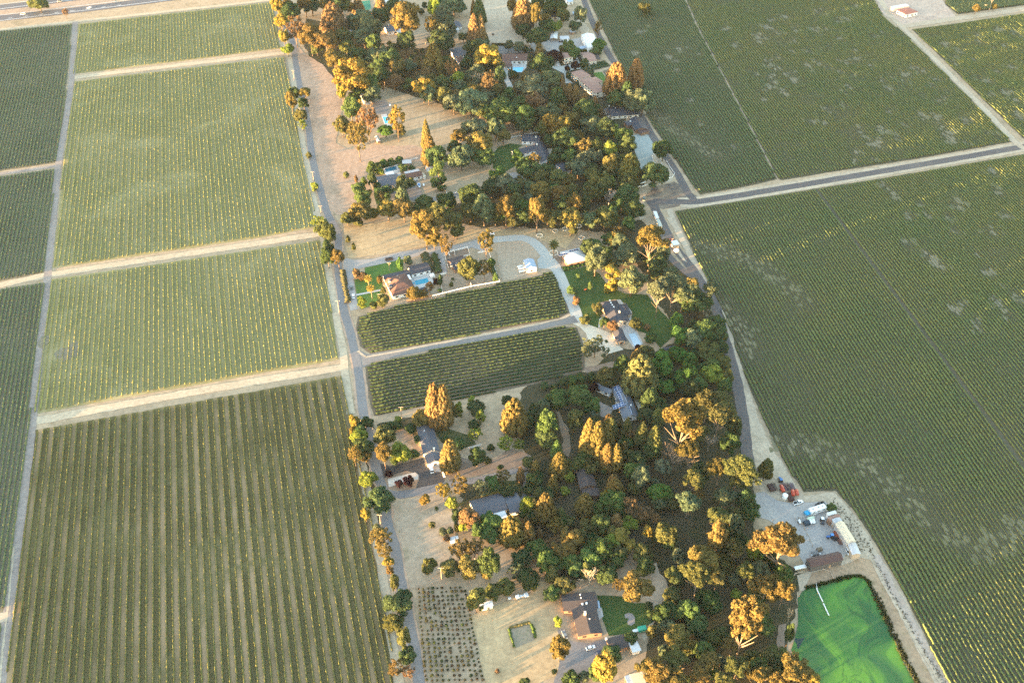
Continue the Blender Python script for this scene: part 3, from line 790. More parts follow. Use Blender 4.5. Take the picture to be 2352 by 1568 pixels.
vineyard([(1550, 485), (1700, 462), (1870, 434), (2000, 414), (2400, 346), (2420, 1645), (2218, 1645), (2178, 1568), (2060, 1335), (1968, 1180), (1920, 1127), (1845, 1130), (1812, 1080), (1770, 1000), (1722, 890), (1686, 790), (1645, 690), (1600, 595)], A_R, 2.3, 0.95, 1.15, V_RIGHT, G_R,
         'green vine row in the broad field beside the farm road and the green pond', 'vine rows of the broad field beside the pond', most=72, step=0.8, gaps=0.25, patch=14, skip=G('W', 1869, 430).dot(Vector((math.cos(A_R), math.sin(A_R), 0))))
vineyard([(168, 188), (650, 131), (662, 180), (680, 270), (697, 360), (712, 430), (728, 522), (600, 546), (119, 617)], A_L, 3.0, 0.62, 1.0, V_LEFT, G_L, '', '', False, step=1.0)
vineyard([(180, 56), (400, 31), (622, 6), (634, 50), (643, 112), (480, 133), (169, 171)], A_L, 3.0, 0.62, 1.0, V_LEFT, G_L, '', '', False, step=1.1)
vineyard([(-60, 78), (0, 72), (166, 56), (150, 230), (131, 374), (0, 394), (-60, 402)], A_L, 2.6, 0.8, 1.3, V_DARK, G_LD, '', '', False, step=1.1)
vineyard([(-60, 414), (0, 406), (130, 387), (103, 628), (0, 646), (-60, 656)], A_L, 2.6, 0.8, 1.3, V_DARK, G_LD, '', '', False, step=1.0)
vineyard([(-60, 676), (0, 664), (103, 648), (68, 968), (42, 1190), (14, 1402), (-60, 1415)], A_L, 2.6, 0.8, 1.3, V_DARK, G_LD, '', '', False, step=0.9)
vineyard([(-60, 1440), (10, 1430), (-4, 1568), (-10, 1645), (-60, 1645)], A_L, 2.6, 0.8, 1.3, V_DARK, G_LD, '', '', False, step=0.9)
V_Q = mat_vine('vine_leaf_far', (0.075, 0.112, 0.048), (0.085, 0.12, 0.048), (0.11, 0.135, 0.06))
vineyard([(1338, -30), (1560, -30), (1600, 60), (1785, 412), (1700, 432), (1607, 448), (1590, 425), (1500, 290), (1420, 140)], A_R, 2.5, 0.9, 1.3, V_Q, mat_aisle('aisle_pale', A_R, 2.5, (0.12, 0.105, 0.065), (0.2, 0.17, 0.1), (0.27, 0.22, 0.14), 0.0, 0.05, (0.66, 0.74)), '', '', False, step=1.0, gaps=0.15, patch=14)
vineyard([(1563, -30), (1990, -30), (2030, 40), (2078, 78), (2160, 160), (2250, 250), (2324, 327), (2100, 366), (1795, 414), (1788, 410), (1602, 58)], A_R, 2.4, 0.85, 1.2, V_RIGHT, G_R, '', '', False, step=1.1, gaps=0.4, patch=11)
vineyard([(2094, 68), (2200, 54), (2420, 22), (2440, 320), (2365, 332), (2270, 240), (2170, 140)], A_R, 2.4, 0.85, 1.2, V_RIGHT, G_R, '', '', False, step=1.2, gaps=0.4, patch=12)
vineyard([(2175, -30), (2400, -30), (2400, 6), (2200, 34), (2170, 10)], A_R, 2.4, 1.1, 1.6, V_DARK, G_R, '', '', False, step=1.2)
for r_, pts in (('R2', [(1870, 755), (2060, 690), (2140, 760), (1890, 820)]), ('R2', [(2040, 820), (2130, 790), (2160, 860), (2100, 920)])):
    vineyard([pic(r_, *q) for q in pts], A_M, 2.2, 0.9, 1.4, V_MID, G_M, '', '', False, step=0.9)
def soil_patches(name, places, mat, z):
    """small ragged patches of bare soil, each a fan of a few faces, in one sheet"""
    v, f = [], []
    d, c = Vector((-math.sin(A_R), math.cos(A_R), 0)), Vector((math.cos(A_R), math.sin(A_R), 0))
    for x, y, r in places:
        n = 9
        m = len(v)
        for k in range(n):
            a = 6.2832 * k / n
            q = d * math.cos(a) * r * rng.uniform(.7, 1.9) + c * math.sin(a) * r * rng.uniform(.5, 1.0)
            v.append((x + q.x, y + q.y, z + rng.random() * 0.012))
        f.append(tuple(range(m + n - 1, m - 1, -1)))
    me = bpy.data.meshes.new(name)
    me.from_pydata(v, [], f)
    o = link(name, me, None, mat)
    o['kind'] = 'structure'


M_STREAK = mat_ground('streak_soil', (0.20, 0.18, 0.11), (0.18, 0.16, 0.10), (0.14, 0.13, 0.07), 0.05, 0.4)
for s_ in _sw:
    pl = []
    for a, b in s_:
        for k in range(int((b - a).length * 1.1)):
            q = a + (b - a) * rng.random()
            n_ = Vector((-(b - a).y, (b - a).x, 0)).normalized() * rng.gauss(0, 5.5)
            pl.append((q.x + n_.x, q.y + n_.y, rng.uniform(0.6, 2.0)))
    soil_patches('bare_soil', pl, M_STREAK, 0.115)
M_SPOT = mat_ground('spot_soil', (0.24, 0.205, 0.145), (0.20, 0.17, 0.12), None, 0.1, 0.4)
soil_patches('bare_soil', [(x + rng.gauss(0, r * .7), y + rng.gauss(0, r * .9), r * rng.uniform(.3, .7)) for x, y, r in SPOTS for _ in range(4)], M_SPOT, 0.135)
for key, e in _rest.items():
    if not isinstance(e, list) or key in ('v', 'q') or e[2] == 0: continue
    o = link('far_vineyard', np_mesh('far_vineyard', np.concatenate(e[0]), np.concatenate(e[1]), e[3]))
    o['kind'] = 'stuff'
    o['label'] = 'rows of distant vines beyond count across the far fields'
    o['category'] = 'vineyard'

# ================================================================== BUILDINGS
def roof_mat(name, c, rough=0.85, var=0.16):
    t = NT(name)
    co = t.coord()
    f = t.ramp(t.noise(co, 0.35, 5, 0.75), 0.25, 0.75)
    col = t.mix(f, tuple(x * (1 - var) for x in c), tuple(x * (1 + var) for x in c))
    col = t.mix(t.math('MULTIPLY', t.ramp(t.noise(co, 2.2, 2, 0.5), 0.45, 0.7), 0.35), col, tuple(x * 0.6 for x in c))
    t.base(col)
    t.b.inputs['Roughness'].default_value = rough
    return t.m


RF = {k: roof_mat('roof_' + n, c, r) for k, n, c, r in (
    ('slate', 'slate', (0.085, 0.09, 0.105), .7), ('dark', 'charcoal', (0.045, 0.047, 0.058), .7), ('brown', 'brown_shingle', (0.062, 0.052, 0.05), .9), ('redbrown', 'redbrown_shingle', (0.12, 0.065, 0.05), .9),
    ('barn', 'rusty_iron', (0.085, 0.05, 0.045), .8), ('tile', 'clay_tile', (0.27, 0.16, 0.125), .9), ('grey', 'grey_metal', (0.36, 0.37, 0.38), .5), ('pale', 'pale_shingle', (0.46, 0.45, 0.44), .8),
    ('blue', 'blue_metal', (0.27, 0.34, 0.42), .5), ('white', 'white_metal', (0.60, 0.59, 0.57), .5), ('cream', 'cream_metal', (0.55, 0.47, 0.34), .6), ('red', 'red_shingle', (0.33, 0.13, 0.09), .9), ('greyblue', 'greyblue_shingle', (0.12, 0.135, 0.16), .7))}
WL = {k: mat_plain('wall_' + k, c, 0.9, 0.1, 0.8) for k, c in (('white', (0.72, 0.70, 0.66)), ('cream', (0.68, 0.60, 0.48)), ('brown', (0.20, 0.12, 0.08)), ('grey', (0.36, 0.35, 0.34)), ('tan', (0.42, 0.33, 0.24)), ('dark', (0.10, 0.09, 0.085)))}
tpan = NT('solar_cells')
tco = tpan.coord('Object')
br = tpan.n('TexBrick')
tpan.put(br.inputs['Vector'], tco)
br.offset = 0.0
br.inputs['Color1'].default_value = (0.02, 0.05, 0.13, 1)
br.inputs['Color2'].default_value = (0.025, 0.06, 0.15, 1)
br.inputs['Mortar'].default_value = (0.55, 0.6, 0.68, 1)
br.inputs['Scale'].default_value = 1.0
br.inputs['Mortar Size'].default_value = 0.10
br.inputs['Brick Width'].default_value = 1.7
br.inputs['Row Height'].default_value = 1.7
tpan.base(br.outputs[0])
tpan.b.inputs['Roughness'].default_value = 0.15
M_SOLAR = tpan.m
WIN_ME = None


def frame_of(r, A, B, C, z):
    a, b, c = G(r, *A, z), G(r, *B, z), G(r, *C, z)
    u = (b - a).normalized()
    v = Vector((-u.y, u.x, 0))
    w = (c - a).dot(v)
    if w < 0: v, w = -v, -w
    L = (b - a).length
    return a + u * L / 2 + v * w / 2, u, v, L, w


def wing(root, r, A, B, C, z=2.9, rise=1.8, kind='gable', roof='slate', wall='white', over=0.45, windows=True, door=False, open_sides=False, z0=0.0):
    """one roofed block: A, B, C are roof corners as seen; the ridge runs from A to B"""
    global WIN_ME
    c, u, v, L, W = frame_of(r, A, B, C, z)
    o = root.location

    def at(a, b, h): return (c.x + u.x * a + v.x * b - o.x, c.y + u.y * a + v.y * b - o.y, h)
    hl, hw, t = L / 2, W / 2, 0.16
    m = MB()
    if kind == 'gable':
        sec = [(-hw, z), (-hw, z + t), (0, z + rise + t), (hw, z + t), (hw, z), (0, z + rise)]
        vs = [at(-hl, b, h) for b, h in sec] + [at(hl, b, h) for b, h in sec]
        fs = [(0, 1, 2, 5), (5, 2, 3, 4), (6, 11, 8, 7), (11, 10, 9, 8)] + [(i, (i + 1) % 6, 6 + (i + 1) % 6, 6 + i) for i in range(6)]
        m.add(vs, fs)
    elif kind == 'hip':
        k = max(hl - hw, 0.15)
        vs = [at(-hl, -hw, z), at(hl, -hw, z), at(hl, hw, z), at(-hl, hw, z), at(-hl, -hw, z + t), at(hl, -hw, z + t), at(hl, hw, z + t), at(-hl, hw, z + t), at(-k, 0, z + rise + t), at(k, 0, z + rise + t)]
        m.add(vs, [(3, 2, 1, 0), (0, 1, 5, 4), (1, 2, 6, 5), (2, 3, 7, 6), (3, 0, 4, 7), (4, 5, 9, 8), (6, 7, 8, 9), (5, 6, 9), (7, 4, 8)])
    else:                                              # one slope, highest on the far side
        vs = [at(-hl, -hw, z), at(hl, -hw, z), at(hl, hw, z), at(-hl, hw, z)]
        m.add([(p[0], p[1], p[2] + (rise if (i in (2, 3)) == (v.y > 0) else 0) + d) for d in (0, t) for i, p in enumerate(vs)], [(3, 2, 1, 0), (4, 5, 6, 7), (0, 1, 5, 4), (1, 2, 6, 5), (2, 3, 7, 6), (3, 0, 4, 7)])
    rf = m.build('roof', RF[roof], root)
    il, iw = hl - over, hw - over
    if open_sides:
        for sa in (-1, 1):
            for sb in (-1, 1):
                q = at(sa * il, sb * iw, 0)
                MB().box((q[0], q[1], (z + z0) / 2), (0.22, 0.22, z - z0), math.atan2(u.y, u.x)).build('post', M_WOOD, root)
        return rf, (c, u, v, L, W)
    m = MB()
    if kind == 'gable':
        top = z + rise * (over / hw) - 0.06
        sec = [(-iw, z0), (-iw, top), (0, z + rise - 0.06), (iw, top), (iw, z0)]
        vs = [at(-il, b, h) for b, h in sec] + [at(il, b, h) for b, h in sec]
        m.add(vs, [tuple(range(5)), tuple(range(9, 4, -1))] + [(i, (i + 1) % 5, 5 + (i + 1) % 5, 5 + i) for i in range(5)])
    else:
        m.prism([at(-il, -iw, 0)[:2], at(il, -iw, 0)[:2], at(il, iw, 0)[:2], at(-il, iw, 0)[:2]], z0, z - 0.02)
    m.build('wall', WL[wall], root)
    if windows and L > 5:
        if WIN_ME is None:
            WIN_ME = MB().box((0, 0, 0), (1.6, 0.10, 1.2)).build('window', M_GLASS)
            WIN_ME.parent = root
            first = WIN_ME
        else: first = None
        ang = math.atan2(u.y, u.x)
        spots = []
        for sb in (-1, 1):
            n = max(1, int((2 * il) / 4.2))
            spots += [(-il + (k + 0.5) * 2 * il / n, sb * (iw + 0.02), ang) for k in range(n)]
        for sa in (-1, 1):
            n = max(1, int((2 * iw) / 4.5))
            spots += [(sa * (il + 0.02), -iw + (k + 0.5) * 2 * iw / n, ang + math.pi / 2) for k in range(n)]
        hz_ = (1.55,) if z < 4.6 else (1.6, 4.3)
        for a, b, rz in spots:
            for h in hz_:
                w = first or WIN_ME.copy()
                if first is None: COL.objects.link(w)
                first = None
                w.parent = root
                w.location = at(a, b, h)
                w.rotation_euler = (0, 0, rz)
    if door:
        q = at(il * 0.25, (iw + 0.03) * (-1 if v.y > 0 else 1), 1.05)
        MB().box(q, (1.0, 0.12, 2.1), math.atan2(u.y, u.x)).build('door', M_WOOD, root)
    return rf, (c, u, v, L, W)


def house(label, r, wings, cat='house', name='house', extras=(), group=None):
    w0 = wings[0]
    z = w0.get('z', 2.9)
    c = frame_of(r, w0['p'][0], w0['p'][1], w0['p'][2], z)[0]
    root = thing(name, label, cat, (c.x, c.y, 0.0), 0, group)
    for i, w in enumerate(wings):
        kw = {k: x for k, x in w.items() if k != 'p'}
        kw['z'] = kw.get('z', 2.9) + 0.013 * i
        kw.setdefault('door', i == 0)
        wing(root, r, *w['p'], **kw)
    for kind, x, y, zz in extras:                       # chimneys, vents and skylights standing in the roof
        p = G(r, x, y, zz)
        q = (p.x - c.x, p.y - c.y, zz)
        if kind == 'chimney': MB().box((q[0], q[1], zz - 0.6), (0.9, 1.3, 2.6)).box((q[0], q[1], zz + 0.76), (1.1, 1.5, 0.16)).build('chimney', WL['cream'], root)
        elif kind == 'skylight': MB().box((q[0], q[1], zz), (0.9, 1.1, 0.5)).build('skylight', WL['white'], root)
        elif kind == 'vent': MB().lathe((q[0], q[1], zz - 0.3), [(0.22, -0.4), (0.22, 0.5), (0.32, 0.55), (0.1, 0.75)], 8).build('roof_vent', WL['white'], root)
        elif kind == 'dormer':
            d = MB().box((q[0], q[1], zz - 0.2), (1.7, 1.7, 1.5))
            d.build('dormer', WL['cream'], root)
            MB().add([(q[0] - 1.1, q[1] - 1.1, zz + .55), (q[0] + 1.1, q[1] - 1.1, zz + .55), (q[0] + 1.1, q[1] + 1.1, zz + .55), (q[0] - 1.1, q[1] + 1.1, zz + .55), (q[0], q[1] - 1.1, zz + 1.3), (q[0], q[1] + 1.1, zz + 1.3)],
                     [(0, 1, 2, 3), (0, 4, 1), (2, 5, 3), (1, 4, 5, 2), (0, 3, 5, 4)]).build('dormer_roof', RF['slate'], root)
    return root


def panels(root, r, cx, cy, z, cols, rows_, u, tilt_v, slope):
    """a solar array lying on a roof slope"""
    p = G(r, cx, cy, z)
    me = MB().box((0, 0, 0), (cols * 1.7, rows_ * 1.7, 0.1)).build('solar_panel', M_SOLAR, root)
    me.location = (p.x - root.location.x, p.y - root.location.y, z + 0.25)
    zax = (Vector((0, 0, 1)) + tilt_v * slope).normalized()
    xax = (u - zax * u.dot(zax)).normalized()
    me.rotation_euler = Matrix((xax, zax.cross(xax), zax)).transposed().to_euler()
    return me


house('long gabled house with two tone grey roof and white gable over the parked van', 'R7', [
    dict(p=((905, 600), (982, 905), (1088, 553)), roof='slate', rise=1.9), dict(p=((1000, 922), (1032, 1030), (1174, 882)), roof='slate', rise=1.6, z=2.8)],
    extras=[('chimney', 1108, 850, 4.6), ('skylight', 1000, 640, 4.4), ('skylight', 1046, 820, 4.2)])
house('wide slate roofed house with a white slatted pergola behind the pasture', 'S1', [
    dict(p=((1365, 300), (1728, 203), (1478, 482)), roof='slate', rise=2.0), dict(p=((1752, 243), (1915, 200), (1788, 455)), roof='slate', rise=1.7),
    dict(p=((1645, 440), (1775, 403), (1680, 517)), roof='white', rise=0.2, kind='flat', z=2.5, open_sides=True)])
house('plain brown roofed cabin deep in the trees', 'S2', [
    dict(p=((435, 105), (490, 295), (622, 75)), roof='brown', wall='brown', rise=1.9), dict(p=((503, 302), (522, 395), (690, 262)), roof='brown', wall='brown', rise=0.7, z=2.3)])
sh = house('blue grey house with blue solar panels on its roof', 'R8', [
    dict(p=((850, 430), (985, 785), (1014, 386)), roof='greyblue', rise=1.9), dict(p=((708, 378), (875, 455), (680, 438)), roof='greyblue', rise=1.5, z=2.8)],
    extras=[('vent', 1020, 520, 4), ('vent', 1022, 550, 4), ('skylight', 1072, 632, 4), ('dormer', 915, 590, 3.8), ('vent', 1000, 485, 4)])
_, su, sv, _, _ = frame_of('R8', (850, 430), (985, 785), (1014, 386), 2.9)
for x, y, a, b in ((912, 440, 2, 2), (935, 480, 1, 2), (948, 505, 1, 2), (968, 548, 3, 2), (988, 590, 3, 2), (930, 640, 2, 4), (985, 632, 1, 2), (1035, 690, 3, 2), (1048, 730, 2, 2)):
    panels(sh, 'R8', x, y, 4.1, a, b, su, -sv, 0.32)
house('big brown roofed house beside the enclosed lawn with a kidney shaped patio', 'S5', [
    dict(p=((-18, 548), (378, 520), (28, 742)), roof='brown', wall='brown', rise=0.9), dict(p=((95, 700), (178, 1035), (368, 640)), roof='brown', wall='brown', rise=1.0),
    dict(p=((345, 634), (418, 627), (368, 712)), roof='blue', rise=0.5, kind='flat', z=2.6, windows=False)],
    extras=[('chimney', 258, 765, 4.8), ('vent', 205, 550, 4), ('vent', 212, 590, 4), ('skylight', 228, 660, 4), ('skylight', 276, 650, 4), ('vent', 312, 830, 4)])
house('brown grey garage with a bright white lean-to roof', 'S5', [
    dict(p=((490, 1062), (706, 1003), (545, 1208)), roof='brown', wall='brown', rise=0.9), dict(p=((752, 1102), (850, 1073), (778, 1228)), roof='white', rise=0.3, kind='flat', z=2.7)], 'garage', 'garage', extras=[('skylight', 502, 1058, 3.1)])
house('cream flat roofed shed with a blue slatted awning at the lower edge', 'S5', [
    dict(p=((770, 1472), (912, 1440), (800, 1640)), roof='cream', rise=0.4, kind='flat', z=2.9), dict(p=((710, 1492), (768, 1474), (738, 1620)), roof='blue', rise=0.3, kind='flat', z=2.4, open_sides=True)], 'shed', 'shed')
house('black roofed house standing on the broad dark lawn', 'R6', [
    dict(p=((1008, 888), (1122, 1138), (1192, 846)), roof='dark', rise=2.2, kind='hip', wall='tan'), dict(p=((1208, 915), (1262, 1040), (1325, 930)), roof='dark', rise=1.5, kind='hip', wall='tan'),
    dict(p=((1100, 1060), (1140, 1140), (1300, 1010)), roof='dark', rise=2.0, wall='cream')],
    extras=[('skylight', 1118, 865, 5), ('skylight', 1130, 892, 5), ('skylight', 1145, 918, 5), ('skylight', 1163, 940, 5), ('chimney', 1228, 1000, 5)])
house('black roofed garage between the cream drive and the covered pool', 'R6', [dict(p=((1135, 1198), (1192, 1348), (1258, 1184)), roof='dark', rise=1.6, wall='tan')], 'garage', 'garage')
gb = house('pale grey barn with solar panels beside the ringed palm', 'R6', [dict(p=((540, 312), (772, 262), (597, 460)), roof='pale', rise=2.2, kind='hip', wall='brown', z=3.2)], 'barn', 'barn')
_, gu, gv, _, _ = frame_of('R6', (540, 312), (772, 262), (597, 460), 3.2)
panels(gb, 'R6', 610, 336, 4.4, 6, 2, gu, gv if gv.y > 0 else -gv, 0.3)
panels(gb, 'R6', 700, 292, 4.4, 4, 1, gu, gv if gv.y > 0 else -gv, 0.3)
panels(gb, 'R6', 730, 282, 4.4, 2, 1, gu, gv if gv.y > 0 else -gv, 0.3)
house('small blue roofed metal shed by the stacked white bins', 'R6', [dict(p=((122, 405), (160, 505), (240, 386)), roof='blue', rise=1.2, wall='cream', z=3.6, over=0.15)], 'shed', 'shed')
house('homestead with a red brown hip roof, dormers and a turquoise pool', 'R5', [
    dict(p=((808, 600), (1078, 538), (870, 832)), roof='redbrown', rise=3.6, kind='hip', z=3.0), dict(p=((800, 578), (1095, 512), (815, 655)), roof='dark', rise=1.3, z=2.9),
    dict(p=((1085, 480), (1308, 427), (1112, 578)), roof='dark', rise=1.7, z=2.9), dict(p=((1060, 700), (1112, 690), (1085, 790)), roof='dark', rise=0.9, z=2.8), dict(p=((1200, 735), (1290, 712), (1225, 800)), roof='dark', rise=0.8, z=2.5, windows=False)],
    extras=[('dormer', 885, 645, 4.4), ('dormer', 1003, 625, 4.6), ('dormer', 1015, 672, 4.6), ('dormer', 897, 700, 4.3), ('skylight', 977, 587, 4.0)])
house('dark roofed house inside the white corral fence', 'R5', [dict(p=((1538, 402), (1716, 350), (1572, 540)), roof='dark', rise=2.4, wall='brown', z=3.0)], extras=[('dormer', 1595, 462, 4.6), ('dormer', 1655, 455, 4.6)])
house('dark roofed house with a lap pool and the boat on its driveway', 'R3', [
    dict(p=((862, 885), (1112, 845), (924, 1002)), roof='slate', rise=1.9), dict(p=((1195, 852), (1378, 815), (1212, 912)), roof='redbrown', rise=1.4, z=2.8),
    dict(p=((975, 838), (1066, 819), (986, 884)), roof='white', rise=0.2, kind='flat', z=2.5, open_sides=True), dict(p=((1195, 832), (1358, 793), (1200, 856)), roof='pale', rise=0.3, kind='flat', z=2.3, open_sides=True),
    dict(p=((1380, 842), (1412, 834), (1390, 894)), roof='cream', rise=0.3, kind='flat', z=2.3, windows=False)])
house('flat grey carport behind the lap pool', 'R3', [dict(p=((1172, 694), (1278, 687), (1184, 734)), roof='pale', rise=0.2, kind='flat', z=2.6, open_sides=True)], 'carport', 'carport')
house('little grey shed under the tall pointed conifer', 'R3', [dict(p=((1432, 732), (1528, 722), (1452, 798)), roof='pale', rise=0.7, wall='white', z=2.4)], 'shed', 'shed')
house('tumbledown grey roofed shack under the brown trees', 'R3', [dict(p=((858, 422), (884, 482), (892, 395)), roof='grey', rise=0.6, wall='brown', z=2.3)], 'shed', 'shed')
house('black roofed house with a white chimney on the woodland lawn', 'R4', [
    dict(p=((520, 500), (612, 722), (662, 515)), roof='dark', rise=2.2, z=3.0), dict(p=((268, 590), (540, 515), (298, 652)), roof='dark', rise=1.7, z=2.9), dict(p=((398, 396), (608, 402), (388, 478)), roof='dark', rise=1.5, z=2.8, wall='white')],
    extras=[('chimney', 567, 515, 5.0), ('chimney', 556, 430, 4.2), ('dormer', 460, 615, 4.2)])
house('black roofed garage at the edge of the big woodland', 'R4', [dict(p=((772, 742), (940, 700), (838, 834)), roof='dark', rise=1.5)], 'garage', 'garage')
house('long black roofed house half hidden by trees near the farm road', 'R4', [dict(p=((1372, 88), (1690, 66), (1420, 192)), roof='dark', rise=1.8, wall='cream'), dict(p=((1325, 100), (1395, 90), (1335, 185)), roof='brown', rise=1.0, wall='cream')], extras=[('skylight', 1395, 70, 3.6), ('vent', 1470, 95, 4), ('vent', 1530, 92, 4)])
house('black roofed house with a cluttered red deck beside the farm road', 'R4', [dict(p=((1625, 218), (1692, 350), (1772, 200)), roof='dark', rise=2.0, wall='brown'), dict(p=((1690, 330), (1790, 302), (1715, 400)), roof='barn', rise=0.3, kind='flat', z=2.6, wall='brown', windows=False), dict(p=((1560, 250), (1640, 235), (1590, 300)), roof='dark', rise=1.0, z=2.6, wall='brown')], extras=[('skylight', 1640, 245, 4.2)])
house('square two storey villa with a clay tile roof', 'R2', [dict(p=((1555, 612), (1664, 600), (1580, 672)), roof='tile', rise=1.5, kind='hip', wall='cream', z=6.0)], 'villa', 'villa')
house('low villa with a clay tile roof beside the garden vines', 'R2', [dict(p=((1780, 610), (1902, 597), (1834, 716)), roof='tile', rise=1.5, wall='cream', z=4.0), dict(p=((1905, 610), (1975, 605), (1935, 690)), roof='brown', rise=0.6, kind='flat', wall='tan', z=2.6, windows=False)], 'villa', 'villa')
house('sprawling villa of several clay tile roofs', 'R2', [
    dict(p=((1672, 835), (1800, 800), (1704, 928)), roof='tile', rise=1.5, kind='hip', wall='cream', z=5.6), dict(p=((1765, 915), (1905, 885), (1828, 1100)), roof='tile', rise=2.0, kind='hip', wall='cream', z=5.2),
    dict(p=((1880, 905), (1958, 882), (1912, 978)), roof='tile', rise=1.2, kind='hip', wall='cream', z=5.4), dict(p=((1900, 985), (1990, 965), (1925, 1062)), roof='tile', rise=1.0, kind='hip', wall='cream', z=4.4)], 'villa', 'villa')
house('big white metal barn at the edge of the eastern vines', 'R2', [dict(p=((1795, 402), (1868, 556), (1928, 376)), roof='white', rise=1.6, wall='white', z=5.0, windows=False, over=0.1)], 'barn', 'barn')
house('low blue white lean-to in front of the white metal barn', 'R2', [dict(p=((1765, 545), (1845, 530), (1772, 568)), roof='blue', rise=0.3, kind='flat', z=2.6, windows=False), ], 'shed', 'shed')
house('open white carport beside the dirt yard', 'R2', [dict(p=((1447, 365), (1437, 446), (1528, 364)), roof='white', rise=0.9, z=3.2, open_sides=True)], 'carport', 'carport')
house('long white site cabin next to the open carport', 'R2', [dict(p=((1545, 416), (1652, 414), (1548, 452)), roof='pale', rise=0.5, wall='white', z=3.0)], 'cabin', 'site_cabin')
house('grey roofed cottage among trees at the back of the dirt yard', 'R2', [dict(p=((1375, 165), (1490, 150), (1410, 212)), roof='brown', rise=1.2, wall='cream')], 'house', 'house')
house('tiny tall white shed standing among dark conifers', 'R2', [dict(p=((1475, 122), (1510, 118), (1480, 145)), roof='white', rise=0.6, wall='white', z=3.6, windows=False, over=0.1)], 'shed', 'shed')
house('flat white roofed hut below the tiny white shed', 'R2', [dict(p=((1528, 205), (1572, 202), (1532, 222)), roof='white', rise=0.2, kind='flat', wall='white', z=2.4, windows=False)], 'shed', 'shed')
house('pale blue roofed hut by the dirt track', 'R2', [dict(p=((1690, 142), (1728, 140), (1700, 170)), roof='blue', rise=0.3, kind='flat', wall='grey', z=2.4, windows=False)], 'shed', 'shed')
house('small grey shed in the scrubby garden', 'R2', [dict(p=((1650, 352), (1715, 345), (1660, 378)), roof='grey', rise=0.4, kind='flat', wall='brown', z=2.4, windows=False)], 'shed', 'shed')
house('long low brown roofed house facing a bright blue pool', 'R2', [dict(p=((880, 622), (1205, 616), (888, 705)), roof='redbrown', rise=1.7, wall='white', z=3.2), dict(p=((900, 690), (985, 688), (905, 770)), roof='redbrown', rise=0.9, wall='white', z=2.8)], extras=[('skylight', 1052, 662, 5)])
house('small slate roofed house with bright white walls below the golden oak', 'R1', [dict(p=((1460, 305), (1592, 285), (1502, 372)), roof='slate', rise=1.3, wall='white', z=3.4), dict(p=((1585, 330), (1650, 318), (1605, 392)), roof='pale', rise=0.6, wall='white', z=2.6)], extras=[('skylight', 1522, 288, 4.6)])
house('grey blue house with white awnings behind the pale cedar', 'R2', [dict(p=((270, 250), (365, 235), (290, 330)), roof='slate', rise=1.3), dict(p=((290, 325), (368, 312), (300, 360)), roof='white', rise=0.3, kind='flat', z=2.6)])
house('dark house roof at the end of the curving asphalt drive', 'R2', [dict(p=((280, 578), (400, 562), (330, 655)), roof='slate', rise=1.4), dict(p=((345, 660), (425, 650), (370, 720)), roof='redbrown', rise=0.9, z=2.6)])
house('long pale building beside the green court', 'R1', [dict(p=((1395, -30), (1470, 140), (1490, -50)), roof='pale', rise=1.0, wall='white', z=3.2)], 'building', 'building')
house('grey metal shed with a pale lower porch under the bright oak', 'R1', [dict(p=((1178, 1045), (1232, 1165), (1270, 1030)), roof='grey', rise=1.0, wall='grey', z=3.0, over=0.15, windows=False), dict(p=((1240, 1170), (1262, 1210), (1295, 1155)), roof='pale', rise=0.3, kind='flat', z=2.4, open_sides=True)], 'shed', 'shed')
house('long cream roofed barn along the east side of the work yard', 'S3', [dict(p=((1405, 985), (1545, 1212), (1494, 946)), roof='cream', rise=1.4, wall='grey', z=5.0, over=0.15, windows=False)], 'barn', 'barn')
house('low grey roofed bay joined to the south end of the cream barn', 'S3', [dict(p=((1545, 1215), (1605, 1345), (1634, 1184)), roof='pale', rise=0.7, wall='tan', z=3.8, over=0.15, windows=False)], 'barn', 'barn')
house('small grey roofed bay joined to the north end of the cream barn', 'S3', [dict(p=((1368, 938), (1402, 985), (1458, 908)), roof='grey', rise=0.5, kind='gable', wall='grey', z=4.2, over=0.1, windows=False)], 'shed', 'shed')
house('rusty pink roofed shed between the caravan and the grey bay', 'S3', [dict(p=((1315, 920), (1436, 875), (1345, 968)), roof='tile', rise=0.8, wall='brown', z=3.4, over=0.1, windows=False)], 'shed', 'shed')
house('white roofed shed at the north end of the yard buildings', 'S3', [dict(p=((1308, 868), (1408, 840), (1325, 897)), roof='white', rise=0.4, kind='flat', wall='white', z=3.0, over=0.1, windows=False)], 'shed', 'shed')
house('long brown iron roofed barn open towards the pond', 'S3', [dict(p=((1070, 1390), (1442, 1306), (1085, 1500)), roof='barn', rise=1.6, wall='dark', z=4.0, over=0.3, windows=False)], 'barn', 'barn')
house('white walled cottage with a red roof beyond the farthest vines', 'T5', [dict(p=((505, 66), (584, 48), (548, 104)), roof='red', rise=1.6, kind='hip', wall='white', z=3.6)])
house('flat white roofed shed behind the red roofed cottage', 'T5', [dict(p=((466, 46), (570, 28), (470, 62)), roof='pale', rise=0.3, kind='flat', wall='cream', z=3.4, windows=False)], 'shed', 'shed')
house('small white roofed shed with a pink front by the straw paddock', 'S4', [dict(p=((1195, 660), (1345, 625), (1210, 716)), roof='white', rise=0.5, kind='flat', wall='cream', z=2.8, windows=False)], 'shed', 'shed')
house('small white pump hut on the dirt wedge beside the farm road', 'R6', [dict(p=((1815, 190), (1888, 178), (1832, 238)), roof='white', rise=0.3, kind='flat', wall='tan', z=3.2, windows=False)], 'hut', 'hut')
house('dark low shed behind the fresh green trees', 'R6', [dict(p=((1720, 1408), (1850, 1382), (1740, 1470)), roof='dark', rise=0.8, wall='grey', z=2.6)], 'shed', 'shed')
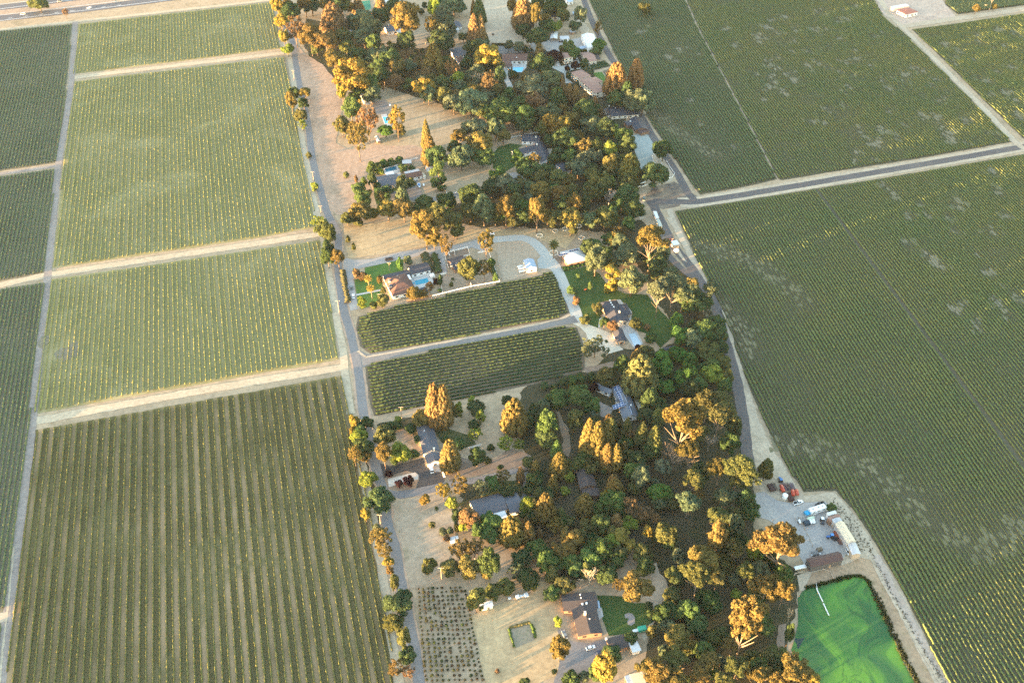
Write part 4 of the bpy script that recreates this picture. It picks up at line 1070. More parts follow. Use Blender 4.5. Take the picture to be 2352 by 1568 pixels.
house('pale topped building between trees at the far top of the wood', 'R2', [dict(p=((1560, -40), (1620, -50), (1580, 40)), roof='blue', rise=0.6, wall='white', z=3.2)], 'building', 'building')
house('long white topped building beyond the tall orange conifer', 'R2', [dict(p=((1200, -20), (1420, -30), (1210, 14)), roof='pale', rise=0.8, wall='white', z=3.0)], 'building', 'building')

# ================================================================== POOLS, FENCES, POLES, VEHICLES, SMALL THINGS
def quad(r, pts, z):
    return [G(r, x, y, z) for x, y in pts]


M_POOL = NT('pool_water').base((0.03, 0.26, 0.36)).m
M_POOL.node_tree.nodes['Principled BSDF'].inputs['Roughness'].default_value = 0.08
M_POOLDEEP = NT('deep_pool_water').base((0.012, 0.11, 0.16)).m
M_POOLDEEP.node_tree.nodes['Principled BSDF'].inputs['Roughness'].default_value = 0.08
M_POOLBRIGHT = NT('bright_pool_water').base((0.06, 0.42, 0.62)).m
M_POOLBRIGHT.node_tree.nodes['Principled BSDF'].inputs['Roughness'].default_value = 0.08
M_COVER = mat_plain('pool_cover', (0.40, 0.50, 0.56), 0.4, 0.08)


def pool(label, r, pts, mat, rim=0.45, z=0.2):
    p = quad(r, pts, z)
    c = sum(p, Vector()) / len(p)
    t = thing('swimming_pool', label, 'pool', (c.x, c.y, 0))
    q = [(a - c) for a in p]
    MB().prism([(a.x, a.y) for a in q], z - 0.15, z).build('water', mat, t)
    o = [a * (1 + rim / max(1.0, a.length)) for a in q]
    m = MB()
    n = len(q)
    m.add([(a.x, a.y, z + .05) for a in q] + [(a.x, a.y, z + .05) for a in o] + [(a.x, a.y, z - .12) for a in q] + [(a.x, a.y, z - .12) for a in o],
          [(i, (i + 1) % n, n + (i + 1) % n, n + i) for i in range(n)] + [(n + i, n + (i + 1) % n, 3 * n + (i + 1) % n, 3 * n + i) for i in range(n)] + [(i, (i + 1) % n, 2 * n + (i + 1) % n, 2 * n + i) for i in range(n)])
    m.build('coping', M_CONCRETE, t)
    return t


pool('teal rectangular pool behind the red brown hip roof', 'R5', [(1168, 640), (1318, 606), (1340, 655), (1186, 690)], M_POOL)
pool('tiny round spa at the end of the teal pool', 'R5', [(1155 + 16 * math.cos(k * .785), 668 + 12 * math.sin(k * .785)) for k in range(8)], M_POOL, 0.3)
pool('deep blue lap pool behind the house with the boat', 'R3', [(972, 788), (1104, 755), (1112, 800), (990, 824)], M_POOLDEEP)
pool('bright blue pool in front of the long low house', 'R2', [(1010, 776), (1138, 774), (1110, 828), (1008, 826)], M_POOLBRIGHT)
pool('small turquoise pool beside the peach coloured tree', 'R1', [(1455, 1345), (1500, 1340), (1525, 1410), (1480, 1420)], M_POOLBRIGHT, 0.5)
pool('pale covered pool behind the black roofed garage', 'R6', [(1332, 1252), (1408, 1236), (1480, 1362), (1405, 1402)], M_COVER, 0.7)


def fence(label, r, pts, h=1.3, mat=M_WHITE, rails=(0.5, 0.95, 1.25), gap=2.6, solid=False, cat='fence', name='fence'):
    p = [G(r, *q) for q in pts]
    t = thing(name, label, cat, p[0])
    rl, ps = MB(), MB()
    for a, b in zip(p, p[1:]):
        d = b - a
        n = max(1, round(d.length / gap))
        rz = math.atan2(d.y, d.x)
        m = (a + b) / 2 - p[0]
        if solid: rl.box((m.x, m.y, h / 2 + .1), (d.length, 0.12, h), rz)
        else:
            for z in rails: rl.box((m.x, m.y, z + .12), (d.length, 0.10, 0.24), rz)
        for k in range(n + (1 if b is p[-1] else 0)):
            q = a + d * k / n - p[0]
            ps.box((q.x, q.y, h / 2 + .1), (0.2, 0.2, h + 0.25), rz)
    rl.build('panel' if solid else 'rail', mat, t)
    ps.build('post', mat, t)
    return t


fence('white rail fence along the top of the small vine plot and round the tan yard', 'R5', [(2020, 305), (2060, 420), (2150, 660), (1990, 688), (1830, 715), (1670, 752), (1500, 795), (1380, 825)])
fence('white rail fence round the brown corral', 'R5', [(1560, 500), (1512, 335), (1640, 300), (1780, 266), (1808, 348), (1735, 370)])
fence('short white fence across the corral nearest its corner', 'R5', [(1552, 318), (1580, 362)])
fence('short white fence across the middle of the corral', 'R5', [(1630, 302), (1637, 356)])
fence('white fence beside the kitchen garden path', 'R5', [(1465, 578), (1470, 660), (1495, 790)])
fence('white fence dividing the kitchen garden from the bare run', 'R5', [(1785, 590), (1826, 716)])
fence('short white board fence behind the dark garden tree', 'R5', [(1900, 326), (1985, 312)], solid=True)
fence('short white board fence below the corral house', 'R5', [(1465, 578), (1532, 562)], solid=True)
fence('brown board fence below the homestead shrubs', 'R5', [(1088, 882), (1230, 850), (1372, 820)], 1.7, mat_plain('cedar_board', (0.36, 0.20, 0.11), 0.9), solid=True)
fence('white rail fence along the hidden drive below the mown field', 'R3', [(1650, 968), (1690, 1092), (1800, 1075), (1905, 1056)])
fence('white picket fence up the edge of the far tan pasture', 'R2', [(1138, 392), (1170, 450), (1210, 522)])
fence('white garden wall behind the black roofed woodland house', 'R4', [(270, 440), (400, 412), (640, 368)], 1.2, M_CONCRETE, solid=True, cat='wall', name='garden_wall')
fence('dark board fence at the bottom of the far tan pasture', 'R2', [(762, 516), (920, 520), (1215, 542)], 1.9, M_WOOD, solid=True)
fence('thin white fence running out from the grey carport', 'R3', [(1282, 694), (1358, 676)], 1.1)
fence('grey wire fence with wooden posts between work yard and drive', 'S3', [(985, 935), (1050, 1060), (1145, 1255)], 1.6, M_WOOD, (1.5,), 4)
fence('grey rail fence in front of the caravan', 'S3', [(950, 938), (1200, 893)], 1.4, M_CONCRETE, (0.6, 1.2), 4)
fence('curved pale garden wall beside the round tree', 'R4', [(1945, 622), (1905, 632), (1890, 660), (1905, 710), (1925, 730)], 0.8, M_WHITE, solid=True, cat='wall', name='garden_wall')
fence('curved white wall round the end of the pale yard', 'R4', [(1975, 665), (2000, 740), (2020, 770)], 0.7, M_WHITE, solid=True, cat='wall', name='garden_wall')
fence('white looping wall at the tip of the pale yard', 'R4', [(2048, 690), (2100, 780), (2148, 850), (2120, 892), (2060, 905)], 0.6, M_WHITE, solid=True, cat='wall', name='garden_wall')
fence('thin white line of fence across the orchard garden', 'R7', [(1500, 848), (1600, 825), (1650, 812)], 0.9)


def pole(label, r, top, base, arm=True, h=None):
    b = G(r, *base)
    s = mpp(b)
    el = math.atan2(CAM_H, math.hypot(b.x, b.y))
    h = h or min(13, max(6.5, (base[1] - top[1]) / REG[r][2] * s / math.cos(el)))
    t = thing('utility_pole', label, 'pole', b, R(rng.uniform(-12, 12)), 'utility poles')
    MB().tube([(0, 0, -0.1), (0, 0, h * .5), (0, 0, h)], [0.2, 0.17, 0.13], 8).build('shaft', M_POLE, t)
    if arm:
        MB().box((0, 0.15, h - 0.5), (2.6, 0.16, 0.18)).build('crossarm', M_POLE, t)
        m = MB()
        for x in (-1.3, -0.5, 0.5, 1.3): MB().lathe((x, 0.15, h - 0.36), [(0.06, 0), (0.09, 0.1), (0.05, 0.24)], 6).build('insulator', M_WHITE, t)
    return t


M_POLE = mat_plain('pole_wood', (0.30, 0.23, 0.16), 0.9, 0.25, 2)
for lab, r_, tp_, bs in (
        ('wooden utility pole beside the upper lane above the yellow shrub', 'R3', (145, 825), (158, 925)), ('wooden utility pole at the lane fork', 'R3', (215, 1225), (243, 1300)),
        ('wooden utility pole on the verge opposite the parked cars', 'R5', (285, 868), (308, 1015)), ('pale pole standing on the homestead lawn', 'R5', (870, 445), (886, 522)),
        ('wooden utility pole at the bottom corner of the homestead garden', 'R5', (755, 790), (782, 935)), ('wooden utility pole at the corner of the dark vine plot', 'R7', (715, 365), (738, 495)),
        ('wooden utility pole rising from the roadside trees at the lane bend', 'R7', (258, 462), (275, 590)), ('wooden utility pole rising from the dark roadside oak', 'S1', (338, 455), (352, 570)),
        ('wooden utility pole beside the lower lane under the green tree', 'S1', (485, 1195), (505, 1310)), ('wooden utility pole at the edge of the grey pasture by the orchard', 'S1', (1033, 1065), (1052, 1190)),
        ('wooden utility pole beside the upper lane below the pale track', 'R1', (425, 810), (438, 915)), ('wooden utility pole in the dark roadside clump of the upper lane', 'R1', (485, 1180), (502, 1285)),
        ('wooden utility pole near the round garden bushes', 'R1', (1940, 405), (1948, 505)), ('wooden utility pole above the bright roadside tree', 'R1', (355, 455), (366, 560)),
        ('leaning pale pole beside the far dirt road', 'T5', (1145, 8), (1112, 80)), ('white weather mast beside the pump hut', 'R6', (1860, 85), (1845, 165)), ('dark pole on the dirt wedge by the white tank', 'R6', (1905, 262), (1908, 330)),
        ('grey pole at the corner of the hidden drive', 'R3', (1662, 1020), (1668, 1090)), ('pole with a pink crossarm behind the big brown roof', 'S5', (195, 392), (200, 470)), ('leaning dark pole at the entrance of the work yard', 'S3', (725, 932), (668, 1058))):
    pole(lab, r_, tp_, bs)


# ---- vehicles: built once, then copied with their parts
def copy_tree(o, parent=None):
    c = o.copy()
    COL.objects.link(c)
    if parent: c.parent = parent
    for ch in o.children: copy_tree(ch, c)
    return c


def wheel_me():
    return MB().lathe((0, 0, 0), [(0.18, -0.11), (0.33, -0.11), (0.35, -0.06), (0.35, 0.06), (0.33, 0.11), (0.18, 0.11)], 12, 'y')


_proto = {}


def make_car(kind):
    """car, pickup or van along +x, standing at the origin"""
    t = thing({'car': 'parked_car', 'pickup': 'pickup_truck', 'van': 'van'}[kind], 'vehicle', {'car': 'car', 'pickup': 'pickup', 'van': 'van'}[kind])
    L, W = {'car': (4.6, 1.8), 'pickup': (5.7, 2.0), 'van': (5.2, 2.0)}[kind]
    b = MB()
    sec = [(0.02, 0.45, 0.86), (0.05, 0.72, 0.94), (0.12, 0.78, 1.0), (0.5, 0.92, 1.0), (0.88, 0.88, 1.0), (0.97, 0.80, 0.95), (1.0, 0.5, 0.88)]
    vs = []
    for f, h, w in sec:
        x, y = (0.5 - f) * L, W / 2 * w
        vs += [(x, -y, 0.28), (x, -y, h * .82), (x, -y * .9, h), (x, y * .9, h), (x, y, h * .82), (x, y, 0.28)]
    n = 6
    fs = [(i * n + k, i * n + (k + 1) % n, (i + 1) * n + (k + 1) % n, (i + 1) * n + k) for i in range(len(sec) - 1) for k in range(n)] + [tuple(range(n)), tuple(range((len(sec) - 1) * n, len(sec) * n))]
    b.add(vs, fs)
    body = b.build('body', M_PAINT, t, (0.5, 0.5, 0.5))
    x0, x1 = {'car': (-1.75, 1.0), 'pickup': (-0.5, 1.35), 'van': (-2.3, 1.5)}[kind]
    h = {'car': 1.42, 'pickup': 1.75, 'van': 1.95}[kind]
    m = MB()
    lo, hi = 0.86, h - 0.07
    s0, s1 = {'car': (.55, .6), 'pickup': (.2, .55), 'van': (.15, .6)}[kind]
    m.add([(x0, -W * .46, lo), (x1, -W * .46, lo), (x1, W * .46, lo), (x0, W * .46, lo), (x0 + s0, -W * .38, hi), (x1 - s1, -W * .38, hi), (x1 - s1, W * .38, hi), (x0 + s0, W * .38, hi)],
          [(3, 2, 1, 0), (4, 5, 6, 7), (0, 1, 5, 4), (1, 2, 6, 5), (2, 3, 7, 6), (3, 0, 4, 7)]).build('window_band', M_GLASS, t)
    MB().box(((x0 + s0 + x1 - s1) / 2, 0, h - 0.035), (x1 - s1 - x0 - s0 + .06, W * .78, 0.08)).build('roof_panel', M_PAINT, t, (0.5, 0.5, 0.5))
    if kind == 'pickup':
        MB().box((-1.75, 0, 0.93), (1.9, 1.6, 0.06)).build('bed_liner', M_TYRE, t)
        for s in (-1, 1): MB().box((-1.75, s * .9, 1.02), (2.0, .12, .24)).build('bed_side', M_PAINT, t, (.5, .5, .5))
    for sx in (-1, 1):
        for sy in (-1, 1):
            w = wheel_me().build('wheel', M_TYRE, t)
            w.location = (sx * L * .31, sy * (W / 2 - .1), 0.35)
    for s in (-1, 1): MB().box((L / 2 - .08, s * W * .34, .66), (.12, .36, .16)).build('headlight', M_WHITE, t)
    return t


def vehicle(kind, label, r, x, y, ax, ay, color, group=None):
    """at a picture point, heading towards a second one"""
    p, q = G(r, x, y, 0.6), G(r, ax, ay, 0.6)
    if kind not in _proto:
        _proto[kind] = t = make_car(kind)
    else: t = copy_tree(_proto[kind])
    t.location = (p.x, p.y, 0.12)
    t.rotation_euler = (0, 0, math.atan2(q.y - p.y, q.x - p.x))
    t['label'] = label
    if group: t['group'] = group
    for ch in t.children:
        if ch.name.split('.')[0] in ('body', 'roof_panel', 'bed_side'): ch.color = (*color, 1)
    return t


WHT, BLK, GRY, NVY = (0.75, 0.75, 0.74), (0.02, 0.02, 0.023), (0.16, 0.18, 0.19), (0.02, 0.03, 0.07)
vehicle('car', 'grey green car parked on the drive beside the long hedge', 'R5', 446, 718, 440, 690, (0.10, 0.13, 0.13))
vehicle('car', 'white car parked behind the grey green one by the hedge', 'R5', 470, 816, 466, 780, WHT)
vehicle('van', 'white van parked on new asphalt below the white gable', 'R7', 1080, 1082, 1070, 1040, WHT)
vehicle('car', 'white car with dark roof glass outside the big brown house', 'S5', 322, 1160, 370, 1145, WHT)
vehicle('car', 'navy car half under trees beside the brown grey garage', 'S5', 425, 1217, 470, 1200, NVY)
vehicle('car', 'dark grey car beside the golden tree by the brown house', 'S5', 25, 1012, 12, 985, GRY)
vehicle('pickup', 'white pickup with open bed at the top of the work yard', 'S3', 985, 742, 1040, 725, WHT)
vehicle('pickup', 'black pickup behind the caravan', 'S3', 1232, 766, 1170, 785, BLK)
vehicle('van', 'white truck cab parked by the low grey bay', 'S3', 1557, 1300, 1570, 1330, WHT)
vehicle('car', 'dark car alone on the far tan pasture', 'R2', 780, 392, 776, 372, BLK)
vehicle('car', 'white car on the pale court of the tile roofed villas', 'R2', 1528, 750, 1520, 730, WHT)
vehicle('car', 'white car under the trees of the woodland drive', 'R4', 690, 776, 712, 795, WHT)
vehicle('car', 'pale teal car next to the white one on the woodland drive', 'R4', 640, 785, 655, 800, (0.30, 0.45, 0.45))
vehicle('van', 'green grey truck on the pale dirt by the farm road junction', 'R4', 1795, 1135, 1790, 1105, (0.20, 0.24, 0.22))
vehicle('van', 'white van travelling on the near lanes of the highway', 'U7', 180, 112, 100, 120, WHT)
vehicle('van', 'pale van on the far highway past the big roadside tree', 'U7', 470, 12, 560, -2, (0.6, 0.55, 0.45))
vehicle('car', 'white car on the near highway lanes ahead of the small tree', 'U7', 700, 62, 640, 70, WHT)
vehicle('car', 'dark car beside the small white house with the slate roof', 'R1', 1795, 430, 1800, 400, BLK)
vehicle('pickup', 'dark pickup under the eaves of the white site cabin', 'R2', 1572, 478, 1600, 474, BLK)
vehicle('car', 'blue car parked at the long white topped building', 'R2', 1235, 16, 1270, 12, (0.05, 0.10, 0.25))


def block_thing(name, label, cat, r, x, y, ax, ay, dims, color, mat=None, parts=(), group=None, z=0.08):
    p, q = G(r, x, y), G(r, ax, ay)
    t = thing(name, label, cat, (p.x, p.y, z), math.atan2(q.y - p.y, q.x - p.x), group)
    L, W, H = dims
    m = MB()
    m.add([(-L / 2, -W / 2, .45), (L / 2, -W / 2, .45), (L / 2, W / 2, .45), (-L / 2, W / 2, .45), (-L / 2, -W / 2, H * .9), (L / 2, -W / 2, H * .9), (L / 2, W / 2, H * .9), (-L / 2, W / 2, H * .9),
           (-L / 2 + .2, -W / 2 + .2, H), (L / 2 - .2, -W / 2 + .2, H), (L / 2 - .2, W / 2 - .2, H), (-L / 2 + .2, W / 2 - .2, H)],
          [(3, 2, 1, 0), (0, 1, 5, 4), (1, 2, 6, 5), (2, 3, 7, 6), (3, 0, 4, 7), (4, 5, 9, 8), (5, 6, 10, 9), (6, 7, 11, 10), (7, 4, 8, 11), (8, 9, 10, 11)]).build('body', mat or M_PAINT, t, color)
    if 'wheels' in parts:
        for sx in (-.22, .22):
            for sy in (-1, 1):
                w = wheel_me().build('wheel', M_TYRE, t)
                w.location = (sx * L, sy * (W / 2 - .15), 0.35)
    if 'hitch' in parts: MB().tube([(L / 2, 0, .5), (L / 2 + 1.3, 0, .5)], .08, 6).build('hitch', M_TYRE, t)
    if 'vents' in parts:
        for k in (-.3, 0.05, .3): MB().box((k * L, 0, H + .12), (.8, .7, .25)).build('roof_vent', WL['grey'], t)
    if 'windows' in parts:
        for k in (-.3, 0, .3): MB().box((k * L, -W / 2 - .02, H * .62), (1.2, .06, .7)).build('window', M_GLASS, t)
    return t


block_thing('caravan', 'large white caravan in the work yard', 'caravan', 'S3', 1195, 848, 1280, 820, (9.5, 3.0, 3.2), WHT, parts=('wheels', 'vents', 'windows', 'hitch'))
block_thing('trailer', 'box under a bright blue tarpaulin beside the caravan', 'trailer', 'S3', 1088, 882, 1120, 872, (3.2, 2.6, 2.0), (0.04, 0.32, 0.55), M_MATT, ('wheels',))
block_thing('trailer', 'black utility trailer on the gravel drive by the homestead lawn', 'trailer', 'R5', 880, 402, 910, 397, (5.2, 2.4, 1.5), BLK, M_MATT, ('wheels', 'hitch'))
block_thing('trailer', 'long white box trailer on the dark farm road', 'trailer', 'R4', 1932, 1350, 1945, 1385, (9.0, 2.6, 2.8), (0.62, 0.62, 0.6), None, ('wheels', 'hitch'))
block_thing('trailer', 'dull white trailer behind the long box trailer', 'trailer', 'R4', 1970, 1442, 1985, 1475, (8.5, 2.6, 2.5), (0.42, 0.44, 0.38), M_MATT, ('wheels', 'hitch'))
block_thing('trailer', 'white trailer at the edge of the dirt near the timber stack', 'trailer', 'R4', 1690, 1088, 1692, 1060, (5.5, 2.4, 2.4), WHT, None, ('wheels',))
block_thing('trough', 'long white trough beside the brown open barn', 'trough', 'S3', 1003, 1497, 1045, 1488, (6.0, 1.8, 1.2), WHT)
block_thing('farm_bin', 'dark brown bin wagon at the west end of the parked machines', 'wagon', 'S3', 672, 586, 690, 615, (4.6, 3.0, 1.6), (0.05, 0.03, 0.03), M_MATT, ('wheels',))
block_thing('farm_bin', 'dark brown bin wagon in front of the red tanks', 'wagon', 'S3', 885, 692, 900, 720, (5.6, 3.0, 1.5), (0.06, 0.03, 0.025), M_MATT, ('wheels',))
for lab, x, y, x2, y2, c in (('long grey flat trailer beside the dark bin wagon', 712, 570, 690, 520, (0.16, 0.13, 0.10)), ('purple grey harrow behind the first red tank', 828, 572, 800, 530, (0.12, 0.07, 0.10)), ('dark brown harrow between two purple ones', 868, 575, 845, 535, (0.10, 0.055, 0.055)), ('purple grey harrow at the east end of the machines', 918, 572, 900, 535, (0.13, 0.09, 0.13))):
    p, q = G('S3', x, y), G('S3', x2, y2)
    t = thing('farm_implement', lab, 'farm machine', (p.x, p.y, .1), math.atan2(q.y - p.y, q.x - p.x))
    m = MB()
    for k in (-1, 0, 1): m.box((0, k * .8, .75), (5.2, .18, .16))
    for k in range(6): m.box((-2.4 + k * .96, 0, .7), (.16, 2.2, .14))
    m.build('frame', M_MATT, t, c)
    for k in range(6): MB().lathe((-2.2 + k * .85, 0, .42), [(.03, -1.0), (.34, -.98), (.34, -.9), (.06, -.86), (.06, .86), (.34, .9), (.34, .98), (.03, 1.0)], 10, 'y').build('disc_gang', M_MATT, t, c)
    MB().tube([(2.6, 0, .7), (3.7, 0, .6)], .09, 6).build('hitch', M_MATT, t, c)


def tank(label, r, x, y, rad, h, color, axis='z', ax=0, ay=0, legs=True, name='tank', cat='tank', L=3.0):
    p = G(r, x, y)
    rz = 0
    if axis == 'x':
        q = G(r, ax, ay)
        rz = math.atan2(q.y - p.y, q.x - p.x)
    t = thing(name, label, cat, (p.x, p.y, 0.1), rz)
    if axis == 'x':
        MB().lathe((0, 0, rad + .5), [(rad * .3, -L / 2), (rad * .8, -L / 2 + .12), (rad, -L / 2 + .4), (rad, L / 2 - .4), (rad * .8, L / 2 - .12), (rad * .3, L / 2)], 14, 'x').build('barrel', M_PAINT, t, color, True)
        MB().lathe((0, 0, 2 * rad + .5), [(.3, -.1), (.3, .15), (.2, .2)], 10).build('hatch', M_PAINT, t, color)
        for s in (-1, 1):
            w = wheel_me().build('wheel', M_TYRE, t)
            w.scale = (1.6, 1.3, 1.6)
            w.location = (0, s * (rad + .05), .5)
        MB().tube([(L / 2, 0, .6), (L / 2 + 1.4, 0, .5)], .09, 6).build('hitch', M_TYRE, t)
    else:
        MB().lathe((0, 0, 0), [(rad, 0), (rad, h * .9), (rad * .85, h * .97), (rad * .2, h)], 18).build('shell', M_PAINT, t, color)
        MB().lathe((0, 0, h), [(rad * .18, -.05), (rad * .18, .15), (rad * .1, .2)], 10).build('lid', M_PAINT, t, color)
    return t


RED = (0.42, 0.06, 0.03)
tank('orange red spray tank wagon beside the purple harrow', 'S3', 795, 605, 1.0, 0, RED, 'x', 780, 570, L=4.6)
tank('red spray tank wagon just above the dark bin wagon', 'S3', 918, 655, 1.0, 0, RED, 'x', 912, 620, L=4.0)
tank('red spray tank wagon at the vine edge', 'S3', 962, 648, 1.0, 0, RED, 'x', 955, 615, L=3.6)
tank('round white tank beside the parked machines', 'S3', 828, 690, 1.45, 2.4, (0.8, 0.82, 0.8))
tank('short white liquid tank by the yard fence', 'S3', 996, 978, 0.6, 0, WHT, 'x', 988, 955, L=2.6)
tank('white liquid tank in the rear pair in the yard', 'S3', 1122, 982, 0.75, 0, WHT, 'x', 1112, 955, L=2.6)
tank('white liquid tank next to the dark crate stack', 'S3', 1157, 978, 0.75, 0, WHT, 'x', 1147, 952, L=2.6)
tank('green grey water tank nearer the corral drive', 'R4', 1126, 1425, 1.7, 3.6, (0.20, 0.25, 0.23))
tank('green grey water tank with a white pipe', 'R4', 1168, 1412, 1.7, 3.8, (0.19, 0.25, 0.23))
tank('flat white tank on the dirt wedge below the pump hut', 'R6', 1882, 300, 1.9, 1.2, WHT)
tank('small silver tank beside the white carport yard', 'R2', 1745, 685, 1.0, 1.4, (0.5, 0.5, 0.5))


def tractor(label, r, x, y, ax, ay, color, canopy=None):
    p, q = G(r, x, y), G(r, ax, ay)
    t = thing('tractor', label, 'tractor', (p.x, p.y, .1), math.atan2(q.y - p.y, q.x - p.x))
    MB().box((.9, 0, 1.05), (2.2, .85, .8), 0, .88).box((1.95, 0, 1.0), (.18, .8, .7)).build('bonnet', M_PAINT, t, color)
    MB().box((-.7, 0, .95), (1.5, 1.3, .5)).build('chassis', M_MATT, t, (.03, .03, .03))
    MB().box((-.75, 0, 1.75), (1.3, 1.25, 1.1), 0, .85).build('cab', M_GLASS, t)
    MB().box((-.75, 0, 2.4), (1.6, 1.5, .14)).build('cab_roof', M_PAINT, t, canopy or color)
    for s in (-1, 1):
        w = wheel_me().build('rear_wheel', M_TYRE, t)
        w.scale = (2.1, 2.0, 2.1)
        w.location = (-.8, s * .85, .74)
        w = wheel_me().build('front_wheel', M_TYRE, t)
        w.scale = (1.3, 1.2, 1.3)
        w.location = (1.4, s * .75, .46)
    return t


tractor('blue tractor at the head of the parked machines', 'S3', 776, 500, 765, 470, (0.03, 0.13, 0.33))
tractor('black tractor with a white roof in the middle of the yard', 'S3', 1258, 972, 1262, 1005, (0.03, 0.04, 0.06), WHT)
tractor('blue tractor with implement beside the cream barn', 'S3', 1348, 1148, 1320, 1150, (0.03, 0.12, 0.33), (0.08, 0.25, 0.55))
block_thing('farm_bin', 'rusty red machine beside the blue yard tractor', 'machine', 'S3', 1420, 1125, 1432, 1160, (3.8, 2.2, 1.7), (0.22, 0.06, 0.035), M_MATT, ('wheels',))
block_thing('farm_bin', 'dark machine behind the blue yard tractor', 'machine', 'S3', 1402, 1168, 1425, 1160, (2.6, 2.0, 1.5), (0.03, 0.03, 0.035), M_MATT, ('wheels',))
block_thing('farm_bin', 'rusty bin wagon by the grey barn bay', 'machine', 'S3', 1462, 1200, 1475, 1225, (3.4, 2.0, 1.2), (0.12, 0.06, 0.05), M_MATT, ('wheels',))
block_thing('crate_stack', 'dark blue crate stack by the white liquid tanks', 'crates', 'S3', 1080, 992, 1100, 985, (3.4, 2.6, 1.8), (0.03, 0.05, 0.07), M_MATT)
block_thing('pallet_stack', 'brown pallets behind the brown open barn', 'pallets', 'S3', 1225, 1295, 1245, 1290, (2.8, 1.8, 1.6), (0.16, 0.12, 0.08), M_MATT)
block_thing('pallet_stack', 'grey pallets with white drums at the brown barn', 'pallets', 'S3', 1175, 1340, 1195, 1335, (3.4, 2.0, 1.4), (0.15, 0.15, 0.15), M_MATT)
for i, (x, y) in enumerate(((1138, 1358), (1182, 1350), (1200, 1312), (1230, 1342))):
    tank('white drum at the brown open barn', 'S3', x, y, .4, 1.0, WHT, name='drum', cat='drum')['group'] = 'white drums at the brown open barn'
for i in range(8):
    x, y = 1098 + (i % 4) * 18, 935 + (i // 4) * 18 - (i % 4) * 4
    o = block_thing('water_can', 'small pale green container in the cluster behind the white tanks', 'container', 'S3', x, y, x + 5, y - 2, (1.1, 1.1, 1.15), (0.55, 0.62, 0.45), None, (), 'pale containers in the work yard')


def boat(label, r, x, y, ax, ay, L, hull, deck):
    p, q = G(r, x, y), G(r, ax, ay)
    t = thing('boat', label, 'boat', (p.x, p.y, .15), math.atan2(q.y - p.y, q.x - p.x))
    W = L * .34
    xs = [(-.5, .8), (-.25, .98), (0, 1.0), (.22, .85), (.38, .5), (.5, .04)]
    vs = []
    for f, w in xs:
        y_ = W / 2 * w
        vs += [(f * L, -y_, 1.35), (f * L, -y_ * .5, .6), (f * L, y_ * .5, .6), (f * L, y_, 1.35)]
    fs = [(i * 4 + k, i * 4 + k + 1, i * 4 + 5 + k, i * 4 + 4 + k) for i in range(5) for k in range(3)] + [(0, 1, 2, 3), (20, 21, 22, 23)] + [(i * 4 + 3, i * 4, i * 4 + 4, i * 4 + 7) for i in range(5)]
    MB().add(vs, fs).build('hull', M_PAINT, t, hull)
    MB().box((-.12 * L, 0, 1.5), (L * .5, W * .7, .3), 0, .9).build('cover', M_MATT, t, deck)
    MB().box((.12 * L, 0, 1.75), (.1, W * .6, .5)).build('windscreen', M_GLASS, t)
    MB().box((0, 0, .4), (L * .8, W * .5, .15)).build('trailer_frame', M_TYRE, t)
    return t


boat('white motor boat with a blue cover on the asphalt drive', 'R3', 1370, 998, 1378, 1030, 6.6, WHT, (0.05, 0.22, 0.5))
boat('small white boat at the end of the metal shed drive', 'R1', 1540, 1212, 1542, 1195, 4.4, WHT, (0.25, 0.28, 0.28))
block_thing('water_scooter', 'small white craft on the bare soil beside the motor boat', 'scooter', 'R3', 1422, 985, 1426, 1005, (3.0, 1.2, 1.1), WHT)

# bins, hives, boxes
for i, (x, y) in enumerate(((75, 492), (100, 482), (124, 478), (85, 515), (110, 508), (134, 500), (92, 545), (118, 540), (142, 532))):
    block_thing('farm_crate', 'white picking bin stacked beside the small blue roofed shed', 'crate', 'R6', x, y, x + 8, y - 2, (2.2, 1.8, 1.3), (0.62, 0.62, 0.58), None, (), 'white bins beside the blue roofed shed')
for lab, x, y in (('green cart in front of the blue roofed shed', 216, 520), ('green cart closer to the corner of the blue roofed shed', 248, 515)):
    block_thing('garden_cart', lab, 'cart', 'R6', x, y, x + 8, y - 2, (2.0, 1.5, 1.2), (0.03, 0.30, 0.10), None, ('wheels',))
for lab, x, y, d in (('lone small white hive box at the west end of the row', 1545, 603, (1.4, 1.1, 1.0)), ('tall white hive box with dark lid in the row', 1637, 586, (1.7, 1.9, 1.3)), ('white hive box in the middle of the row', 1677, 577, (1.3, 1.2, 1.0)), ('small white hive box touching the big one', 1710, 572, (1.1, 1.2, 1.0)), ('big white hive box at the east end of the row', 1738, 566, (1.9, 2.2, 1.2)), ('small white box above the row of hives', 1577, 520, (1.0, .9, .9))):
    block_thing('hive_box', lab, 'box', 'S4', x, y, x + 10, y - 3, d, (0.72, 0.74, 0.74), None, (), 'white boxes at the top of the paddock')
for k, (x, y) in enumerate(((1212, 1112), (1216, 1130), (1221, 1150), (1226, 1172))):
    block_thing('wheelie_bin', 'white bin in the row at the asphalt edge', 'bin', 'R7', x, y, x + 5, y - 1, (1.0, 1.0, 1.2), (0.7, 0.7, 0.7), None, (), 'white bins along the asphalt edge')
block_thing('cold_frame', 'white cold frame in the grey pasture garden', 'cold frame', 'S1', 1185, 752, 1210, 745, (3.4, 4.0, .9), (0.6, 0.64, 0.66))
block_thing('cold_frame', 'narrow white cold frame beside the wider one', 'cold frame', 'S1', 1230, 742, 1245, 738, (1.9, 4.0, .9), (0.6, 0.64, 0.66))
block_thing('bench_table', 'white table under the golden conifers', 'table', 'S1', 1928, 780, 1940, 777, (1.8, 2.4, .8), (0.7, 0.72, 0.72))
block_thing('awning', 'small green awning by the enclosed lawn', 'awning', 'S5', 913, 962, 945, 955, (4.0, 2.4, 2.3), (0.05, 0.35, 0.24), M_MATT)
